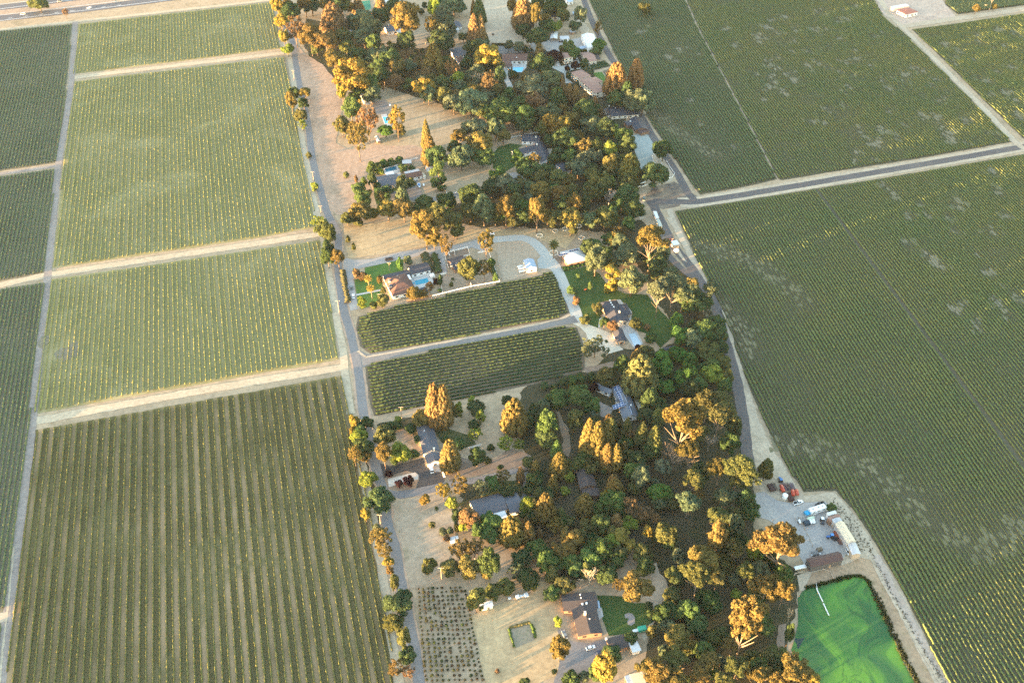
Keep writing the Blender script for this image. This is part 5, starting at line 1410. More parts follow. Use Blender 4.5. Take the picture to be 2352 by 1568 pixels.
block_thing('garden_box', 'white garden box next to the small green awning', 'box', 'S5', 838, 975, 855, 970, (2.6, 1.6, 1.0), WHT)
block_thing('play_toy', 'small bright orange toy lying on the broad dark lawn', 'toy', 'R6', 838, 748, 850, 742, (1.9, 1.0, .9), (0.8, 0.16, 0.04))
block_thing('shade_canopy', 'square white shade canopy beside the teal pool', 'canopy', 'R5', 1072, 645, 1110, 637, (6.6, 6.6, 3.4), (0.82, 0.81, 0.78), M_MATT)
block_thing('trampoline_frame', 'white framed rose arch above the teal pool', 'arch', 'R5', 1375, 598, 1400, 592, (3.0, 3.0, 2.2), (0.72, 0.71, 0.68))
block_thing('feed_box', 'white box open on the bend of the gravel drive', 'box', 'R5', 2065, 110, 2085, 108, (3.0, 2.2, 1.2), WHT)

# stones, rings, beams, pipes
for lab, r_, x, y, rad in (('pale stone ring round the palm beside the pale grey barn', 'R6', 474, 322, 3.0), ('pale tree ring under the drive bend oak', 'R6', 310, 122, 2.2), ('pale tree ring left of the golden oaks', 'R6', 490, 70, 2.0), ('pale tree ring under the golden oaks', 'R6', 600, 48, 2.0), ('pale tree ring by the dark bare patch', 'R6', 796, 150, 2.2), ('pale tree ring near the water tanks', 'R4', 1045, 1450, 2.0)):
    p = G(r_, x, y)
    m = MB()
    n = 24
    vs = []
    for k in range(n):
        a = 6.2832 * k / n
        for rr, zz in ((rad - .22, .05), (rad - .18, .42), (rad + .18, .42), (rad + .22, .05)): vs.append((rr * math.cos(a), rr * math.sin(a), zz))
    m.add(vs, [(k * 4 + j, k * 4 + j + 1, ((k + 1) % n) * 4 + j + 1, ((k + 1) % n) * 4 + j) for k in range(n) for j in range(3)])
    o = m.build('tree_ring', WL['cream'])
    o.location = p
    tag(o, lab, 'tree ring')
for lab, r_, a, b in (('long white beam on the timber pile, the upper one', 'R4', (1712, 972), (1810, 950)), ('long white beam below the upper one on the pile', 'R4', (1685, 1008), (1762, 995)), ('brown log beside the white beams', 'R4', (1770, 1000), (1830, 975))):
    p, q = G(r_, *a), G(r_, *b)
    m = (p + q) / 2
    o = MB().box((0, 0, .45), ((q - p).length, .8, .6), math.atan2((q - p).y, (q - p).x)).build('timber_beam', M_WHITE if 'white' in lab else M_WOOD)
    o.location = m
    tag(o, lab, 'timber')


def pipe(label, r, pts, rad=0.22, z=0.45, mat=M_WHITE, cat='pipe', name='pipe'):
    p = [G(r, x, y, z) for x, y in pts]
    o = MB().tube([q - p[0] for q in p], rad, 6).build(name, mat)
    o.location = p[0]
    return tag(o, label, cat)


pipe('white pipe reaching out over the pond from its bank', 'S6', [(905, 425), (912, 490), (945, 560), (980, 632)], .3)
pipe('white floating pipe continuing into the pond', 'S6', [(986, 650), (1015, 715), (1050, 788)], .3)
pipe('pale pipe from the brown barn down to the pond edge', 'S6', [(975, 255), (1065, 285), (1095, 345), (1112, 402)], .2, .3, WL['tan'])
pipe('pale pipe beside the brown clearing under bare trees', 'S6', [(650, 330), (665, 305), (750, 290)], .2, .3, WL['tan'])
pipe('red hose reel line on the pump hut dirt', 'R6', [(1800, 160), (1820, 150), (1845, 165), (1830, 178)], .25, .5, RF['red'], 'hose', 'hose')

# green court at the far edge of the houses
sheet('sports_court', mat_plain('court_green', (0.03, 0.16, 0.10), 0.9), 'R1', [(1205, 20), (1308, 5), (1322, 108), (1250, 128)], 5)

# hedges
def hedge(label, r, pts, w, h, col):
    p = [G(r, *q) for q in pts]
    V, Q, n = [], [], 0
    for a, b in zip(p, p[1:]):
        v, q = row_mesh(a, b, 0.5, w, h, int(a.x * 7) % 999, 0, 30)
        V.append(v); Q.append(q + n); n += len(v)
    v = np.concatenate(V) - np.array([p[0].x, p[0].y, 0])
    o = link('hedge', np_mesh('hedge', v, np.concatenate(Q), M_LEAF), None, None, col)
    o.location = (p[0].x, p[0].y, 0)
    return tag(o, label, 'hedge')


hedge('long clipped hedge between the lane and the parked cars', 'R5', [(345, 530), (365, 640), (385, 770), (415, 900)], 3.4, 1.8, (0.085, 0.085, 0.045))
hedge('bamboo hedge along the gravel drive by the homestead', 'R5', [(1285, 350), (1320, 440), (1350, 540)], 4.0, 2.6, (0.10, 0.105, 0.06))
hedge('green hedge beside the bamboo one', 'R5', [(1390, 350), (1430, 470), (1450, 560)], 3.4, 2.2, (0.07, 0.095, 0.04))
hedge('hedge along the white fence inside the bare run', 'R5', [(2040, 440), (2075, 540), (2115, 640)], 2.6, 1.8, (0.05, 0.075, 0.03))
hedge('fresh green clipped hedge below the pale grey barn', 'R6', [(570, 515), (700, 485), (840, 455)], 3.0, 1.5, (0.06, 0.11, 0.03))
hedge('low hedge along the square garden plot, western side', 'S4', [(1535, 940), (1555, 1010), (1600, 1160)], 1.3, 0.9, (0.06, 0.10, 0.03))
hedge('low hedge along the square garden plot, eastern side', 'S4', [(1795, 895), (1820, 970), (1845, 1055)], 1.6, 1.0, (0.06, 0.10, 0.03))
hedge('dry stalks along the top of the square garden plot', 'S4', [(1545, 935), (1660, 910), (1785, 870)], 1.4, 1.0, (0.16, 0.14, 0.06))
hedge('hedge between the tile roofed villas and the metal barn', 'R2', [(1680, 605), (1790, 590), (1900, 600), (2030, 590)], 4.0, 2.2, (0.05, 0.075, 0.03))
hedge('dark hedge along the lawn edge by the brown house', 'S5', [(980, 660), (1010, 760), (1035, 860)], 2.6, 2.0, (0.035, 0.055, 0.025))
hedge('dark hedge at the foot of the far tan pasture', 'R2', [(770, 520), (900, 525), (1010, 545)], 2.4, 2.0, (0.03, 0.045, 0.02))


# ================================================================== TREES
nr_ = np.random.RandomState(11)
_ico = None


def ico():
    global _ico
    if _ico is None:
        bm = bmesh.new()
        bmesh.ops.create_icosphere(bm, subdivisions=1, radius=1)
        _ico = (np.array([v.co[:] for v in bm.verts]), np.array([[v.index for v in f.verts] for f in bm.faces]))
        bm.free()
    return _ico


def unit(n):
    d = nr_.randn(n, 3)
    return d / np.linalg.norm(d, axis=1)[:, None]


def leaf_quads(pos, nrm, size):
    """a small leafy card, folded along its middle, at each place"""
    n = len(pos)
    a = np.cross(nrm, unit(n))
    a /= np.linalg.norm(a, axis=1)[:, None] + 1e-9
    b = np.cross(nrm, a)
    s = (size * (0.6 + 0.8 * nr_.rand(n)))[:, None]
    fold = nrm * s * 0.25
    v = np.stack([pos - a * s - b * s * .6, pos + a * s * .9 - b * s * .7 + fold, pos + a * s + b * s * .7, pos - a * s * .8 + b * s * .8 + fold], 1)
    return v.reshape(-1, 3), np.arange(n * 4).reshape(-1, 4)


def crown_mesh(name, lumps, per, size, mat, core=0.8, az=1.0, up=0.25, spread=0.6, flat=1.0):
    """leaves spread over many overlapping clumps; a clump is centre and radius"""
    V, Q, n = [], [], 0
    c = np.mean([l[0] for l in lumps], axis=0)
    iv, iff = ico()
    for p, r in lumps:
        p = np.array(p)
        k = max(6, int(per * nr_.uniform(0.7, 1.3)))
        d = unit(k)
        out = (p - c) / (np.linalg.norm(p - c) + 1e-6)
        d = d + out * 0.45 + np.array([0, 0, up])
        d /= np.linalg.norm(d, axis=1)[:, None]
        rr = r * (0.72 + 0.38 * nr_.rand(k))
        sc = np.array([1, 1, az * flat])
        pos = p + d * rr[:, None] * sc
        nm = d + unit(k) * spread
        nm /= np.linalg.norm(nm, axis=1)[:, None]
        v, q = leaf_quads(pos, nm, np.full(k, size))
        if az != 1.0:
            m = np.repeat(pos, 4, axis=0)
            v = m + (v - m) * sc
        V.append(v); Q.append(q + n); n += len(v)
        if core:
            v = p + iv * r * core * sc * (0.85 + 0.3 * nr_.rand(len(iv), 1))
            f = np.concatenate([iff, iff[:, 2:3]], 1)
            V.append(v); Q.append(f + n); n += len(v)
    v = np.concatenate(V)
    q = np.concatenate(Q)
    me = bpy.data.meshes.new(name)                      # triangles of the cores are written as such
    faces = [tuple(x[:3]) if x[2] == x[3] else tuple(x) for x in q.tolist()]
    me.from_pydata(v.tolist(), [], faces)
    me.materials.append(mat)
    return me


def lumps_round(n, rad, lo, hi, flat_bottom=0.0, rough=0.12):
    out = []
    for d in unit(n):
        if d[2] < -0.55: d[2] *= 0.4
        k = nr_.uniform(0.72, 1.05)
        r = nr_.uniform(lo, hi)
        p = np.array([d[0], d[1], d[2]]) * (rad - r * 0.8) * k + nr_.randn(3) * rough * 0.15
        p = p + np.array([0, 0, 0.5])
        p[2] = max(p[2], r * 0.75)
        out.append((p, r))
    out.append((np.array([0, 0, 0.5]), rad * 0.62))
    return out


def crown_oak(): return crown_mesh('crown', lumps_round(34, 0.5, 0.10, 0.19), 95, 0.028, M_LEAF, 0.78)
def crown_bush(): return crown_mesh('crown', lumps_round(14, 0.5, 0.16, 0.26, rough=0.2), 70, 0.05, M_LEAF, 0.8)


def crown_column():
    L = []
    for k in range(26):
        t = nr_.uniform(0.04, 0.95)
        R_ = 0.40 * (math.sin(math.pi * min(1, t * 0.85 + 0.15)) ** 0.6) * nr_.uniform(0.5, 1)
        a = nr_.uniform(0, 6.28)
        L.append((np.array([R_ * math.cos(a), R_ * math.sin(a), t]), nr_.uniform(0.13, 0.22)))
    return crown_mesh('crown', L, 90, 0.045, M_LEAF, 0.75, az=0.45)


def crown_conifer(asp=2.0, droop=0.35, full=0.68, n=110):
    """tiers of drooping boughs round a spire"""
    L = []
    for k in range(n):
        t = (k + nr_.rand()) / n
        t = 1 - (1 - t) ** 0.75
        Rt = 0.52 * (1 - t) ** full * (1 - 0.55 * max(0, 0.14 - t) / 0.14) + 0.02
        a = k * 2.399 + nr_.uniform(-0.3, 0.3)
        r = (0.105 * (1 - t) ** 0.5 + 0.03) * nr_.uniform(0.8, 1.25)
        L.append((np.array([(Rt - r * .5) * math.cos(a), (Rt - r * .5) * math.sin(a), 0.03 + t * 0.95]), r))
        if Rt > 0.2 and k % 2 == 0:
            L.append((np.array([Rt * .5 * math.cos(a + .5), Rt * .5 * math.sin(a + .5), 0.06 + t * 0.95]), r * 1.2))
    return crown_mesh('crown', L, 36, 0.026, M_NEEDLE, 0.78, az=1.3 / asp, up=0.1, spread=0.5)


def crown_euc():
    """separate airy clumps at the ends of the limbs"""
    L = []
    for k in range(22):
        d = unit(1)[0]
        d[2] = abs(d[2]) * 1.1 - 0.35
        c = d * nr_.uniform(0.16, 0.42) + np.array([0, 0, 0.55])
        for j in range(4):
            L.append((c + nr_.randn(3) * np.array([0.06, 0.06, 0.045]), nr_.uniform(0.07, 0.125)))
    return crown_mesh('crown', L, 66, 0.022, M_LEAF, 0.6, az=0.8, spread=0.9)


def crown_loose():
    """open crown, leaves in small sprays"""
    L = []
    for k in range(46):
        d = unit(1)[0]
        c = d * nr_.uniform(0.18, 0.45) + np.array([0, 0, 0.5])
        L.append((c, nr_.uniform(0.05, 0.10)))
    return crown_mesh('crown', L, 42, 0.024, M_LEAF, 0.0, spread=1.2)


def branch_mesh(name, mat, seed, h0=0.0, levels=4, spread=0.75, thin=0.022):
    r = random.Random(seed)
    m = MB()

    def grow(p, d, L, rad, lv):
        q = p + d * L
        mid = p + d * L * 0.5 + Vector((r.uniform(-1, 1), r.uniform(-1, 1), r.uniform(-.5, 1))) * L * 0.08
        m.tube([p, mid, q], [rad, rad * .85, rad * .65], 4 if lv < 2 else 3, False)
        if lv >= levels: return
        for k in range(r.choice((3, 3, 4)) if lv else 5):
            e = (d + Vector((r.uniform(-1, 1), r.uniform(-1, 1), r.uniform(-.25, .7))) * spread).normalized()
            grow(q if k else mid, e, L * r.uniform(.6, .85), rad * .58, lv + 1)
    grow(Vector((0, 0, h0)), Vector((0, 0, 1)), 0.26, thin, 0)
    # fit to the unit box
    v = np.array(m.v)
    v[:, :2] /= max(1e-6, np.abs(v[:, :2]).max()) * 2
    v[:, 2] = (v[:, 2] - h0) / (v[:, 2].max() - h0)
    m.v = [tuple(x) for x in v.tolist()]
    me = bpy.data.meshes.new(name)
    me.from_pydata(m.v, [], m.f)
    me.materials.append(mat)
    return me


def trunk_mesh(name, mat, seed, limbs=5, rad=0.035, top=0.75):
    """tapered trunk with limbs that reach into the crown; unit height is the whole tree"""
    r = random.Random(seed)
    m = MB()
    m.tube([(0, 0, -0.02), (0.01, 0, 0.15), (-0.01, 0.01, 0.4), (0, 0, top)], [rad * 1.35, rad, rad * .75, rad * .25], 7)
    for k in range(limbs):
        a = k * 6.28 / limbs + r.uniform(-.4, .4)
        z = r.uniform(0.25, 0.5)
        l = r.uniform(.25, .38)
        m.tube([(0, 0, z), (l * .5 * math.cos(a), l * .5 * math.sin(a), z + .13), (l * math.cos(a), l * math.sin(a), z + r.uniform(.2, .32))], [rad * .55, rad * .4, rad * .16], 5)
    me = bpy.data.meshes.new(name)
    me.from_pydata(m.v, [], m.f)
    me.materials.append(mat)
    return me


def palm_crown():
    m = MB()
    for k in range(34):
        a = k * 2.399
        el = 1.2 - 1.7 * (k / 34)
        L = 0.5 * (0.9 + 0.2 * rng.random())
        pts = []
        p = Vector((0, 0, 0.6))
        for j in range(5):
            e = el - j * 0.28
            pts.append(p.copy())
            p = p + Vector((math.cos(a) * math.cos(e), math.sin(a) * math.cos(e), math.sin(e))) * L / 4
        vs, fs = [], []
        sd = Vector((-math.sin(a), math.cos(a), 0))
        for j, q in enumerate(pts):
            w = (0.02, 0.075, 0.08, 0.055, 0.008)[j]
            vs += [q - sd * w - Vector((0, 0, w * .5)), q, q + sd * w - Vector((0, 0, w * .5))]
        for j in range(4):
            fs += [(3 * j, 3 * j + 1, 3 * j + 4, 3 * j + 3), (3 * j + 1, 3 * j + 2, 3 * j + 5, 3 * j + 4)]
        m.add(vs, fs)
    me = bpy.data.meshes.new('crown')
    me.from_pydata(m.v, [], m.f)
    me.materials.append(M_LEAF)
    return me


KINDS = {  # name, category, crowns, trunk, clear stem (share of crown height), least height / width
    'o': ('broadleaf_tree', 'tree', [crown_oak() for _ in range(9)], [trunk_mesh('trunk', M_BARK, k) for k in range(2)], 0.16, 0.72, 'oak-like tree'),
    'r': ('conifer_tree', 'tree', [crown_conifer() for _ in range(7)], [trunk_mesh('trunk', M_BARK, 9, 0, 0.03, 0.9)], 0.04, 1.5, 'spired conifer'),
    'n': ('conifer_tree', 'tree', [crown_conifer(1.4, 0.3, 0.5, 90) for _ in range(3)], [trunk_mesh('trunk', M_BARK, 9, 0, 0.03, 0.9)], 0.05, 1.2, 'blunt conifer'),
    'e': ('eucalyptus_tree', 'tree', [crown_euc() for _ in range(7)], [trunk_mesh('trunk', M_PALE_BARK, 20 + k, 8, 0.022, 0.8) for k in range(3)], 0.5, 0.95, 'tall clumpy eucalyptus'),
    'l': ('broadleaf_tree', 'tree', [crown_loose() for _ in range(4)], [trunk_mesh('trunk', M_BARK, 30 + k, 9, 0.022, 0.85) for k in range(2)], 0.12, 0.8, 'loose airy tree'),
    'b': ('shrub', 'shrub', [crown_bush() for _ in range(4)], None, 0.0, 0.7, 'rounded shrub'),
    'c': ('columnar_tree', 'tree', [crown_column() for _ in range(3)], [trunk_mesh('trunk', M_BARK, 40, 0, 0.04, 0.8)], 0.06, 1.6, 'narrow upright tree'),
    't': ('bare_tree', 'tree', [branch_mesh('branches', M_TWIG, 50 + k) for k in range(3)], None, 0.0, 0.9, 'leafless tree'),
    'p': ('palm_tree', 'tree', [palm_crown()], [trunk_mesh('trunk', M_PALE_BARK, 60, 0, 0.05, 0.7)], 0.75, 0.8, 'palm'),
}
COLORS = {
    'D': ((0.054, 0.084, 0.036), 'dark green'), 'G': ((0.070, 0.112, 0.040), 'mid green'), 'B': ((0.062, 0.125, 0.034), 'fresh green'),
    'L': ((0.15, 0.19, 0.04), 'lime green'), 'Y': ((0.20, 0.16, 0.04), 'yellow'), 'A': ((0.135, 0.108, 0.040), 'golden'),  # golden: low sun on the crowns put into the leaf colour
    'O': ((0.090, 0.100, 0.040), 'olive'), 'S': ((0.098, 0.125, 0.076), 'grey green'), 'R': ((0.15, 0.10, 0.055), 'rust brown'),
    'P': ((0.026, 0.011, 0.017), 'dark purple'), 'K': ((0.19, 0.125, 0.058), 'orange'), 'W': ((0.36, 0.30, 0.23), 'pale grey'), 'M': ((0.20, 0.15, 0.11), 'brown')}  # orange: sunlit tone put into conifer leaf colour; elsewhere the leaf's own

TREES = {
'R1': """oY 240 60 120 200;oA 335 55 150 130;oD 390 150 210 190;oY 290 245 130 140;lR 440 310 220 240;oY 320 420 110 170;oL 360 570 125 120;oA 620 410 230 240;oA 800 470 240 200;oD 640 60 200 180;nR 885 215 260 330;rK 850 50 120 150;oA 780 60 100 130;
nK 1170 70 125 160;oA 1080 85 80 120;oD 985 60 200 190;rK 1430 60 140 180;oD 1430 180 190 170;rK 1320 235 110 150;oS 1210 230 260 200;oS 1330 320 230 220;oD 1120 280 170 150;oS 1240 420 240 160;oD 1590 90 160 210;oA 1710 215 320 340;oD 1720 490 190 220;oL 2050 90 150 200;lA 2010 290 160 250;nS 2150 230 260 330;oD 2130 480 280 220;oD 2270 60 180 150;
bD 1900 140 65 65;bD 1935 70 60 70;bG 1530 500 45 55;bD 1460 525 38 42;bD 1835 600 52 50;bD 1912 585 52 50;bD 1930 665 48 45;bD 1870 690 40 44;bD 1790 660 55 50;oO 1000 430 240 180;oG 1350 500 150 180;oS 1410 625 220 160;oD 1540 690 230 220;oA 1620 760 180 170;oS 1760 765 150 150;bA 1860 760 90 100;rA 2040 690 230 370;lK 2260 770 170 190;
oD 1390 790 170 190;oD 1180 650 230 170;oA 1120 630 110 90;oA 900 670 230 190;oY 1100 860 400 320;oY 985 1040 110 200;oG 1240 960 300 240;oS 1330 1080 200 180;oG 1110 1130 150 130;bG 1750 970 170 150;oY 1920 1010 230 150;oO 2160 1090 160 180;oR 1590 930 170 130;oR 1950 850 180 140;oG 2290 930 120 140;bK 2300 1090 90 110;oS 2270 1185 200 200;
oD 430 1070 130 140;oA 560 1060 120 110;oA 400 1150 110 190;oD 545 1190 110 130;oO 515 1330 140 150;lL 530 1430 100 120;oG 1090 1260 190 230;cY 1190 1210 60 130;lR 1280 1370 220 290;oA 1000 1420 160 160;lA 1150 1470 190 170;lY 1620 1360 220 280;oB 1490 1500 160 130;oO 700 560 150 100;oO 1040 540 180 140;oD 1210 770 150 110""",
'R2': """oS 330 60 240 150;rD 620 130 150 290;rK 555 90 60 170;rK 560 350 150 340;rK 640 350 120 320;nA 665 440 120 170;nK 1125 150 215 320;oA 1010 60 120 170;oA 1280 170 130 240;oD 1130 350 180 150;oD 1290 430 210 190;oA 1380 220 120 110;oL 1490 300 160 140;oD 1390 310 170 150;oO 1590 180 140 140;oS 1790 170 130 190;nD 1440 60 140 190;oD 1540 50 130 130;lA 1990 320 95 150;oG 1650 530 140 140;oB 2000 520 150 100;bO 1590 570 80 110;oS 960 525 105 105;oS 1080 535 110 120;bD 1160 570 85 60;
nA 1310 560 75 130;nK 1320 620 90 90;oD 1350 745 240 220;cD 1195 690 40 130;cD 1230 700 40 130;oY 720 650 290 220;oA 830 745 150 110;oD 680 775 190 130;oO 440 430 110 100;oS 650 520 180 120;oD 550 560 190 180;oD 480 740 140 140;oL 385 930 140 190;oD 190 970 180 200;oS 600 850 230 180;tW 620 920 150 210;lR 740 930 170 220;oD 860 900 120 230;oA 550 1030 170 120;oK 380 1085 120 90;oS 530 1170 320 200;oS 700 1130 200 180;oG 970 1095 150 180;bK 1060 1040 90 100;lA 1150 890 110 130;oS 1240 1000 330 230;oS 1430 930 230 240;oA 1360 890 120 90;bD 1030 855 100 70;oR 1250 1150 180 170;oD 880 1285 330 240;oD 1110 1340 160 170;lA 1195 1290 120 120;
rK 1560 960 110 190;rK 1660 1070 110 210;rK 1730 1080 110 200;nD 1520 1120 180 200;rK 1830 1160 110 120;rK 1950 1190 110 120;rK 2010 1270 60 110;oD 1850 1265 280 180;oP 1500 650 150 90;oP 1725 755 90 90;bP 1635 790 65 65;bD 1640 870 60 90;oD 1830 740 90 110;cD 1750 960 40 70;oS 1880 815 110 90;nK 2195 905 235 330;oS 2400 1160 240 240;oD 2210 1140 230 180;bG 1700 605 180 50;bG 1960 590 120 45;bD 1560 660 60 70;oG 1150 1190 200 170;oO 760 1250 200 150;oS 420 1180 220 190;oO 300 1180 170 150""",
'W': """nK 1461 168 33 58;oS 1477 232 50 50;nD 1440 215 30 50;bA 1500 1240 10 10;tW 2265 14 8 8;oA 2243 19 18 16;oA 2284 15 13 12;oO 88 6 42 26;lR 149 28 15 16;oO 1480 20 30 24;oD 1320 60 26 20;oD 1280 20 40 30;oG 1235 6 30 30;oA 700 6 30 34;oS 925 20 40 26;oD 1010 8 40 24;bO 1375 112 14 12""",
'R3': """lA 660 410 260 320;oO 480 300 160 190;bO 1160 355 105 105;rA 1450 400 115 320;rA 1490 570 190 330;oD 1580 650 230 240;cG 1590 860 170 300;oA 1820 415 180 160;oS 2010 330 260 210;oA 2060 490 300 230;oD 1780 550 150 160;oS 1850 650 280 260;oG 2100 640 260 210;oS 2250 330 200 220;
bO 525 860 75 65;bG 735 940 85 90;oG 670 1015 150 140;oG 720 1135 170 180;bR 640 910 50 85;bD 790 1060 60 60;oG 815 780 110 140;oD 830 900 90 190;bL 920 820 105 85;bD 880 760 95 85;bG 955 725 95 80;bG 1040 712 95 75;bG 1140 690 90 75;bG 890 990 85 80;bD 965 1045 150 130;lA 920 1105 95 120;nS 1170 1090 140 180;oO 1210 955 210 150;bG 1190 780 105 90;bG 1290 785 75 65;oA 1010 1250 220 190;oA 1190 1245 220 200;oA 690 1285 230 150;oO 540 1360 150 140;bO 660 1400 120 90;bO 840 1310 140 100;oD 1440 1200 240 160;oD 1680 1160 220 150;lA 1315 1225 80 110;
oA 1440 1430 300 330;oO 1600 1330 260 260;oO 1760 1400 200 260;oD 1980 1100 260 260;oO 1960 1280 240 210;oS 2110 1250 250 300;oB 2265 850 160 160;oD 2200 1010 200 190;lL 215 1380 160 150;oO 270 1480 190 200;bL 170 1000 85 95;bO 100 640 60 70;oA 1790 1540 90 70""",
'R4': """oA 180 415 160 140;oG 150 160 310 230;oD 430 190 220 240;oR 560 20 160 160;oS 700 140 230 180;oA 760 265 220 210;oA 880 280 150 200;oA 870 105 150 130;oA 735 370 125 90;oA 950 220 180 120;oS 1200 300 250 220;oD 1080 280 160 140;oD 1350 330 200 230;cL 1455 360 100 160;oG 1570 425 170 210;oA 1020 415 170 140;lA 1100 520 200 200;oD 900 440 260 240;oO 1240 540 160 190;oL 1420 570 170 200;oD 1600 530 190 240;oG 960 640 190 150;oO 1530 690 180 120;oB 340 660 125 170;oG 430 730 190 160;lA 545 680 130 150;bD 730 745 75 75;oD 500 830 250 130;oS 1040 785 180 180;oD 2020 570 215 210;oD 1925 850 290 265;nO 1640 790 220 330;oA 1410 740 160 200;oO 1210 860 170 170;oO 1300 940 230 240;cL 1420 970 80 170;oO 1200 1060 210 180;tW 1400 1125 190 170;lO 1590 980 250 220;oD 1600 1110 250 230;oD 1680 1270 230 220;oO 1350 1350 270 240;oG 1620 1430 150 160;oA 1510 1500 150 120;
oO 620 900 220 160;oO 800 900 220 150;oA 930 920 150 120;oS 200 970 260 170;oD 80 980 200 190;oO 380 970 210 160;oA 620 1040 220 190;oA 850 1080 190 180;oO 980 1040 140 150;oA 210 1230 200 270;oO 340 1170 200 190;oA 570 1260 190 290;oA 640 1130 150 140;oA 1000 1200 160 230;oA 960 1350 190 230;oO 770 1360 210 190;oD 870 1250 150 160;oD 440 1340 190 170;oO 90 1300 150 210;oD 1110 1210 150 230;oO 300 1400 160 130;oA 690 1350 120 150""",
'R5': """oD 175 375 150 190;oA 290 360 140 170;bO 410 168 52 80;bO 475 255 45 85;oA 1395 165 170 150;lA 1530 215 140 240;oO 1660 60 130 160;lA 1990 180 190 270;bS 1100 410 95 105;bB 1000 455 80 140;bR 500 565 90 110;bR 575 590 90 90;pY 640 620 95 95;pY 672 735 95 100;bA 775 630 65 95;bO 810 750 65 95;oO 810 865 125 140;lL 570 890 110 140;bO 700 925 90 80;oA 1165 780 170 140;oA 1265 790 110 95;lK 1340 710 110 125;bP 1410 655 60 80;bD 1470 640 60 120;oO 1800 500 220 270;lA 1970 490 190 190;bD 1610 622 36 34;bO 1592 682 42 60;bD 480 515 34 36;bG 1460 750 40 40;oD 170 270 130 200;oO 190 90 150 220;bG 2060 420 110 100;bG 2100 600 60 110""",
'R6': """pO 475 235 125 130;oD 870 245 150 160;oS 955 400 230 290;oD 1060 335 200 180;oS 1290 340 280 250;oO 1130 440 180 170;oA 1190 150 180 150;eA 1590 190 340 370;oS 1720 330 150 210;oD 1660 440 190 200;cY 1140 600 160 280;oS 1370 640 310 310;eS 1680 760 250 320;eS 1850 700 300 330;eS 1960 800 220 260;oA 2060 680 150 150;eS 2260 740 200 240;oD 2060 890 300 220;oG 2200 870 200 180;oB 1880 1095 140 170;oB 1925 1265 220 210;oD 2230 1210 260 250;bR 2150 1075 110 90;tW 2195 985 150 110;bL 2095 950 70 65;oO 2240 1430 240 170;bY 2250 1535 60 55;oO 1420 1135 125 135;bK 1545 1175 80 75;oG 1590 1295 125 115;bP 1450 1405 80 75;oB 1720 1500 170 140;oB 1890 1480 190 140;oB 2040 1540 160 130;lS 950 1390 290 250;oO 970 950 110 125;oD 1055 1115 105 125;oR 1150 1155 115 115;bO 832 1085 100 115;bG 690 745 120 100;bG 890 705 50 95;bG 755 583 42 52;bR 735 872 85 95;bO 1000 1010 60 70;oO 700 60 90 100""",
'R7': """oA 960 485 200 150;nK 1105 340 185 450;nK 1215 340 180 440;oO 1310 410 120 200;cL 1390 380 85 145;cL 1540 310 80 145;oD 1600 385 180 150;cL 1640 475 95 115;lL 1580 680 150 155;oD 1570 565 125 105;nA 2030 455 265 370;oD 1940 290 115 130;nA 1290 910 225 330;oG 1380 795 150 130;bG 1250 735 75 70;lL 1930 790 160 210;lL 2085 800 130 95;bD 1765 835 85 85;oD 1600 925 170 210;bD 1720 975 85 65;bD 1870 1050 65 65;oL 725 885 230 240;oO 540 700 220 240;oA 530 885 160 230;bD 650 985 105 100;bD 610 590 130 95;bD 690 585 110 90;bL 690 520 85 85;bD 850 605 145 115;bD 910 740 72 95;bD 885 910 120 85;oP 590 1130 90 85;bP 705 1240 85 80;oP 820 1215 125 120;lY 1210 1315 180 190;lA 1400 1245 190 210;oY 1000 1425 115 115;bL 1310 1475 120 130;lS 1650 1290 200 220;oG 1770 1240 170 180;lA 1890 1155 170 150;rK 2100 1130 90 160;rA 2280 1050 105 150;oD 2270 1200 180 180;oL 2175 1490 160 190;oD 480 1430 300 270;oL 350 1190 190 170;oY 190 530 115 140;oD 320 550 150 130;oL 250 700 180 160;oD 290 850 250 190;lA 190 900 130 200;lA 320 940 140 120;tW 400 600 85 70;oG 240 620 140 120;oY 170 640 70 80""",
'R8': """bD 80 410 95 90;bD 200 420 105 90;bD 305 380 125 100;bG 405 355 125 95;bD 505 335 135 100;bD 625 315 140 105;oP 645 430 100 110;oO 805 310 230 180;oD 980 175 190 230;nO 1185 270 340 430;nA 1150 80 150 190;oB 1440 180 230 290;oB 1640 70 170 150;oB 1760 110 150 150;oB 1720 260 190 230;oB 1460 410 210 190;oB 1650 340 190 190;oG 1850 400 190 190;oO 1960 60 200 140;bY 1965 112 65 60;oL 2010 270 240 180;oG 2150 400 140 170;oO 2180 300 130 160;
eA 1680 830 470 560;eO 1950 610 330 330;eO 2090 750 300 340;eA 1750 1165 260 140;tW 1970 1060 200 230;tM 1560 1260 330 300;tM 1750 1320 220 240;eA 2090 1380 270 230;oD 2200 1080 210 260;oD 2250 880 180 240;
oG 230 560 240 230;oG 480 520 250 250;oG 620 630 200 190;oG 100 850 250 310;oS 60 650 150 170;oD 100 1010 230 230;oO 430 800 170 230;oS 650 760 130 125;nK 820 810 135 150;rA 590 1000 190 420;rA 690 1030 200 420;rA 790 990 190 400;rA 800 1220 170 300;rA 905 1220 155 290;rA 1000 1130 95 170;rA 945 875 65 130;rO 1030 900 125 250;lR 1080 960 120 150;rO 1200 960 170 280;rO 1340 1020 170 310;rO 1380 760 130 210;oD 1260 750 200 160;oD 1380 640 200 170;oD 1280 560 200 250;rA 250 1300 205 250;rG 220 1130 130 200;oS 1180 1470 190 230;bS 1350 1520 120 100;oD 1300 1160 210 170;rA 175 1530 120 210;bL 365 1460 95 125;oD 540 1280 200 150;oD 1130 1250 210 190""",
